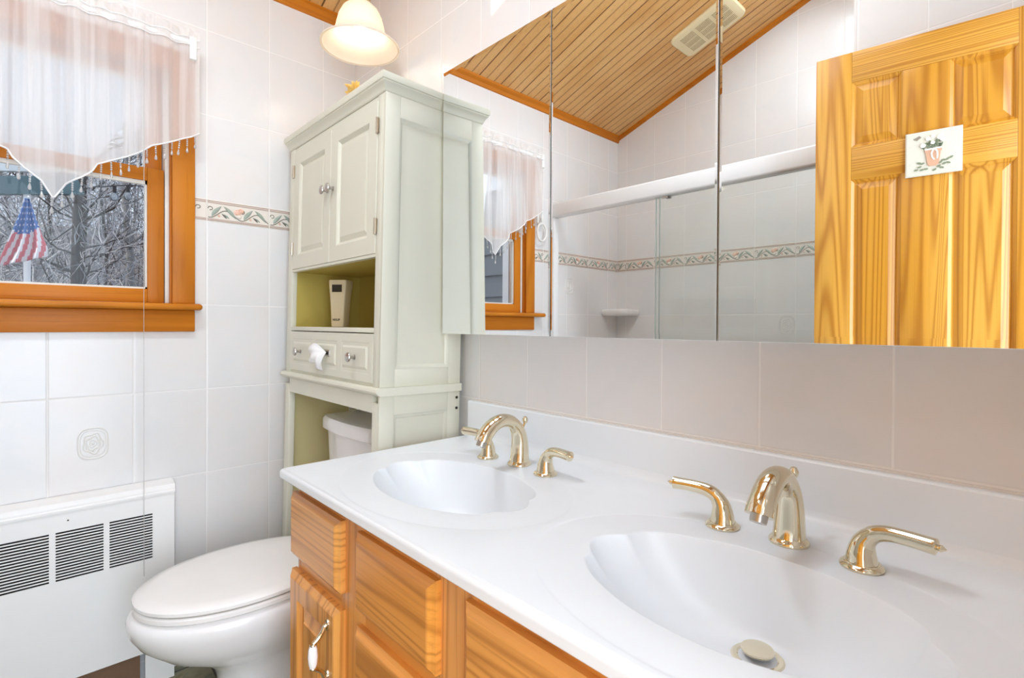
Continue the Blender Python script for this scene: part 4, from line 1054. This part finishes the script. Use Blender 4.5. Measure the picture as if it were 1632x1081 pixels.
# ------------------------------------------------------------------ outside
m = B(); vs = []; fs = []; n = 40
for i in range(n + 1):
    for j in range(n + 1):
        x = -.3 - 34 * i / n; y = -16 + 34 * j / n
        z = -.9 + max(0, (-x - 4.5)) * .24 + .12 * noise.noise(Vector((x * .5, y * .5, 0)))
        vs.append((x, y, z))
for i in range(n):
    for j in range(n): a = i * (n + 1) + j; fs.append((a, a + 1, a + n + 2, a + n + 1))
m.add(vs, fs, 'leaf_litter', True); m.build('ground_outside', kind='structure')
gz = lambda x, y: -.9 + max(0, (-x - 4.5)) * .24 + .12 * noise.noise(Vector((x * .5, y * .5, 0)))
def tree(x, y, h, r, seed, mat, label, lean=(0, 0), nb=34):
    rnd = random.Random(seed); t = thing('bare_tree', label, 'tree', (x, y, gz(x, y) - .1), 0, 'bare trees in the wood outside')
    m = B(); pts = []; p = Vector((0, 0, 0)); N_ = 9
    for i in range(N_ + 1):
        pts.append(p.copy()); p += Vector((lean[0] / N_ + rnd.uniform(-.07, .07), lean[1] / N_ + rnd.uniform(-.07, .07), h / N_))
    m.tube(pts, [r * (1 - .75 * i / N_) for i in range(N_ + 1)], mat, 9); m.build('trunk', t)
    m = B()
    def limb(p, d, L, rr, dep):
        q = [p.copy()]; d = d.normalized()
        for k in range(5):
            d = (d + Vector((rnd.uniform(-.35, .35), rnd.uniform(-.35, .35), rnd.uniform(-.2, .3)))).normalized(); p = p + d * L / 5; q.append(p.copy())
            if dep and rnd.random() < .75: limb(p, d + Vector((rnd.uniform(-.9, .9), rnd.uniform(-.9, .9), rnd.uniform(-.3, .6))), L * .55, rr * .5, dep - 1)
        m.tube(q, [rr * (1 - .14 * k) for k in range(6)], mat if dep > 1 else rnd.choice((mat, 'twig_pale', 'twig_grey')), 5 if dep > 1 else 4, False)
    for k in range(nb):
        f = rnd.uniform(.18, 1.); i = min(N_ - 1, int(f * N_)); c = pts[i].lerp(pts[i + 1], f * N_ - i) if f < 1 else pts[-1]
        a = rnd.uniform(0, 2 * PI); limb(c, Vector((math.cos(a), math.sin(a), rnd.uniform(.1, .9))), rnd.uniform(.7, 1.9) * h / 7, r * rnd.uniform(.16, .34), 2)
    m.build('branches', t)
tree(-9.2, -.47, 8.5, .072, 1, 'bark_dark', 'left trunk of the two dark trees beyond the flag', (.2, .25))
tree(-9.6, -.30, 8.5, .075, 2, 'bark_dark', 'right trunk of the two dark trees beyond the flag', (-.3, .0))
tree(-10.5, .50, 9.0, .078, 3, 'bark', 'tall grey tree trunk near the right edge of the window pane', (0, -.1))
spots = [(-12.5, -1.0), (-13.5, .05), (-12.2, .32), (-15.0, .9), (-14.5, -.55), (-16.5, .3), (-17.5, -1.2), (-18.0, 1.35), (-11.2, -1.35), (-20.0, .2), (-11.4, 1.15), (-19.0, -.5), (-13.0, 1.5), (-14.0, -2.1), (-22.0, .9)]
for i, (x, y) in enumerate(spots):
    tree(x, y, random.uniform(6, 9.5), random.uniform(.03, .06), 20 + i, 'bark' if i % 2 else 'bark_dark', 'slender leafless tree among others in the wood beyond the window', (random.uniform(-.6, .6), random.uniform(-.6, .6)), 26)
m = B(); rnd = random.Random(11)
for k in range(3200):
    x = -8 - 14 * rnd.random(); y = -1.0 + (-x) * rnd.uniform(-.12, .16) + rnd.uniform(-.6, .6); p = Vector((x, y, gz(x, y) - .05 + 3.2 * rnd.random() ** 2.2)); d = Vector((rnd.uniform(-.8, .8), rnd.uniform(-.8, .8), 1))
    q = [p.copy()]; L = rnd.uniform(.6, 2.6)
    for s5 in range(5):
        d = (d + Vector((rnd.uniform(-.6, .6), rnd.uniform(-.6, .6), rnd.uniform(-.45, .2)))).normalized(); p = p + d * L / 5; q.append(p.copy())
    m.tube(q, [.010 * rnd.uniform(.4, 1.1) * (1 - .17 * t) for t in range(6)], rnd.choice(('twig_pale', 'twig_grey', 'twig_grey', 'bark_dark')), 4, False)
o = m.build('undergrowth', kind='stuff'); tag(o, 'tangled leafless brush on the wooded slope outside the window', 'undergrowth')
# porch end: white boarded gable, teal fascia, white post
po = thing('porch', 'white boarded porch roof end with a teal fascia board and white post outside the window', 'porch', (-2.6, -1.0, 0))
def out(y, z): return (0, y + 1.0, z)
m = B()
poly = [(-2.4, 1.90), (-.735, 2.165), (-.60, 2.35), (-.46, 2.62), (-.40, 3.4), (-2.4, 3.4)]
m.prism([(y + 1.0, z) for y, z in poly], 'outdoor_white', lambda u, v, q: (q, u, v), -.06, -.02)
for k in range(12): yb = -2.3 + k * .155; m.box(-.02, -.012, yb + .99, yb + 1.0, 1.95 + (yb + 2.4) * .159 , 3.38, 'siding_grey') if yb < -.78 else None
m.build('boarding', po)
m = B(); m.add([(dx, y + 1.0, z) for dx in (-.03, .03) for y, z in ((-2.4, 1.725), (-.70, 2.02), (-.74, 2.13), (-2.4, 1.83))], [(0, 1, 2, 3), (7, 6, 5, 4), (0, 4, 5, 1), (1, 5, 6, 2), (2, 6, 7, 3), (3, 7, 4, 0)], 'teal_board'); m.build('fascia', po)
m = B(); m.box(-.018, .018, -.005, .031, -1.2, 2.0, 'outdoor_white', .003); m.build('post', po)
# flag
fg = thing('flag', 'small stars and stripes flag hanging limp from the white porch post', 'flag', (-2.45, -.985, 1.92))
m = B(); nu, nv = 26, 34
import colorsys
vs = []; 
for j in range(nv + 1):
    t = j / nv
    for i in range(nu + 1):
        s5 = i / nu
        wl, wr = -.012 - .125 * t ** 1.1, .010 + .085 * min(1, t * 1.25) ** 1.0
        y = wl + (wr - wl) * s5; z = -.40 * t - .04 * t * (1 - s5) + .10 * max(0, t - .55) * s5
        x = .022 * math.sin(s5 * 15 + t * 3) * (.25 + t)
        vs.append((x, y, z))
fR, fW, fB = [], [], []
for j in range(nv):
    for i in range(nu):
        a = j * (nu + 1) + i; q = (a, a + 1, a + nu + 2, a + nu + 1); t = j / nv; s5 = i / nu
        if t < .46 + .06 * math.sin(s5 * 4): (fW if (i % 4 == 1 and j % 3 == 1) else fB).append(q)
        else: (fR if int((s5 + t * .35) * 9) % 2 == 0 else fW).append(q)
m.add(vs, fB, 'flag_blue', True); m.add(vs, fR, 'flag_red', True); m.add(vs, fW, 'flag_white', True)
o = m.build('cloth', fg, sharp=180); sol = o.modifiers.new('thickness', 'SOLIDIFY'); sol.thickness = .002
B().tube([(-.13, .006, .035), (.03, .006, .0)], .006, 'outdoor_white', 8).build('staff', fg)
# string lights
sl = thing('string_lights', 'black cable of outdoor string lights running across the view outside the window', 'string lights', (-2.8, 0, 0))
pts = bez([(0, -.70, 2.10), (.05, -.55, 2.135), (.05, -.38, 2.17), (0, -.10, 2.18), (-.1, .4, 2.2)], 10); m = B(); m.tube(pts, .004, 'wire_black', 6); m.build('cable', sl)
for k, b in ((12, .03), (17, .03), (26, .03)):
    p = pts[k]; mm = B(); mm.tube([p, p + Vector((0, 0, -.05))], .012, 'wire_black', 10); mm.build('socket', sl)
    mm = B(); mm.ball((p.x, p.y, p.z - .08), .028, 'bulb_glass', 12, 8, (1, 1, 1.15)); mm.build('bulb', sl)
# neighbouring wing of the house seen through the window in the mirror
m = B()
for k in range(17): z0 = -1 + k * .2; m.add([(x, y, z) for x in (-.3, -6) for y, z in ((-2.42, z0), (-2.395, z0 + .0), (-2.418, z0 + .2), (-2.42, z0 + .2))], [(0, 1, 5, 4), (1, 2, 6, 5), (2, 3, 7, 6)], 'siding_grey')
m.box(-6, -.3, -2.5, -2.42, -1, 2.4, 'siding_grey'); m.build('wall_outside_wing', kind='structure')
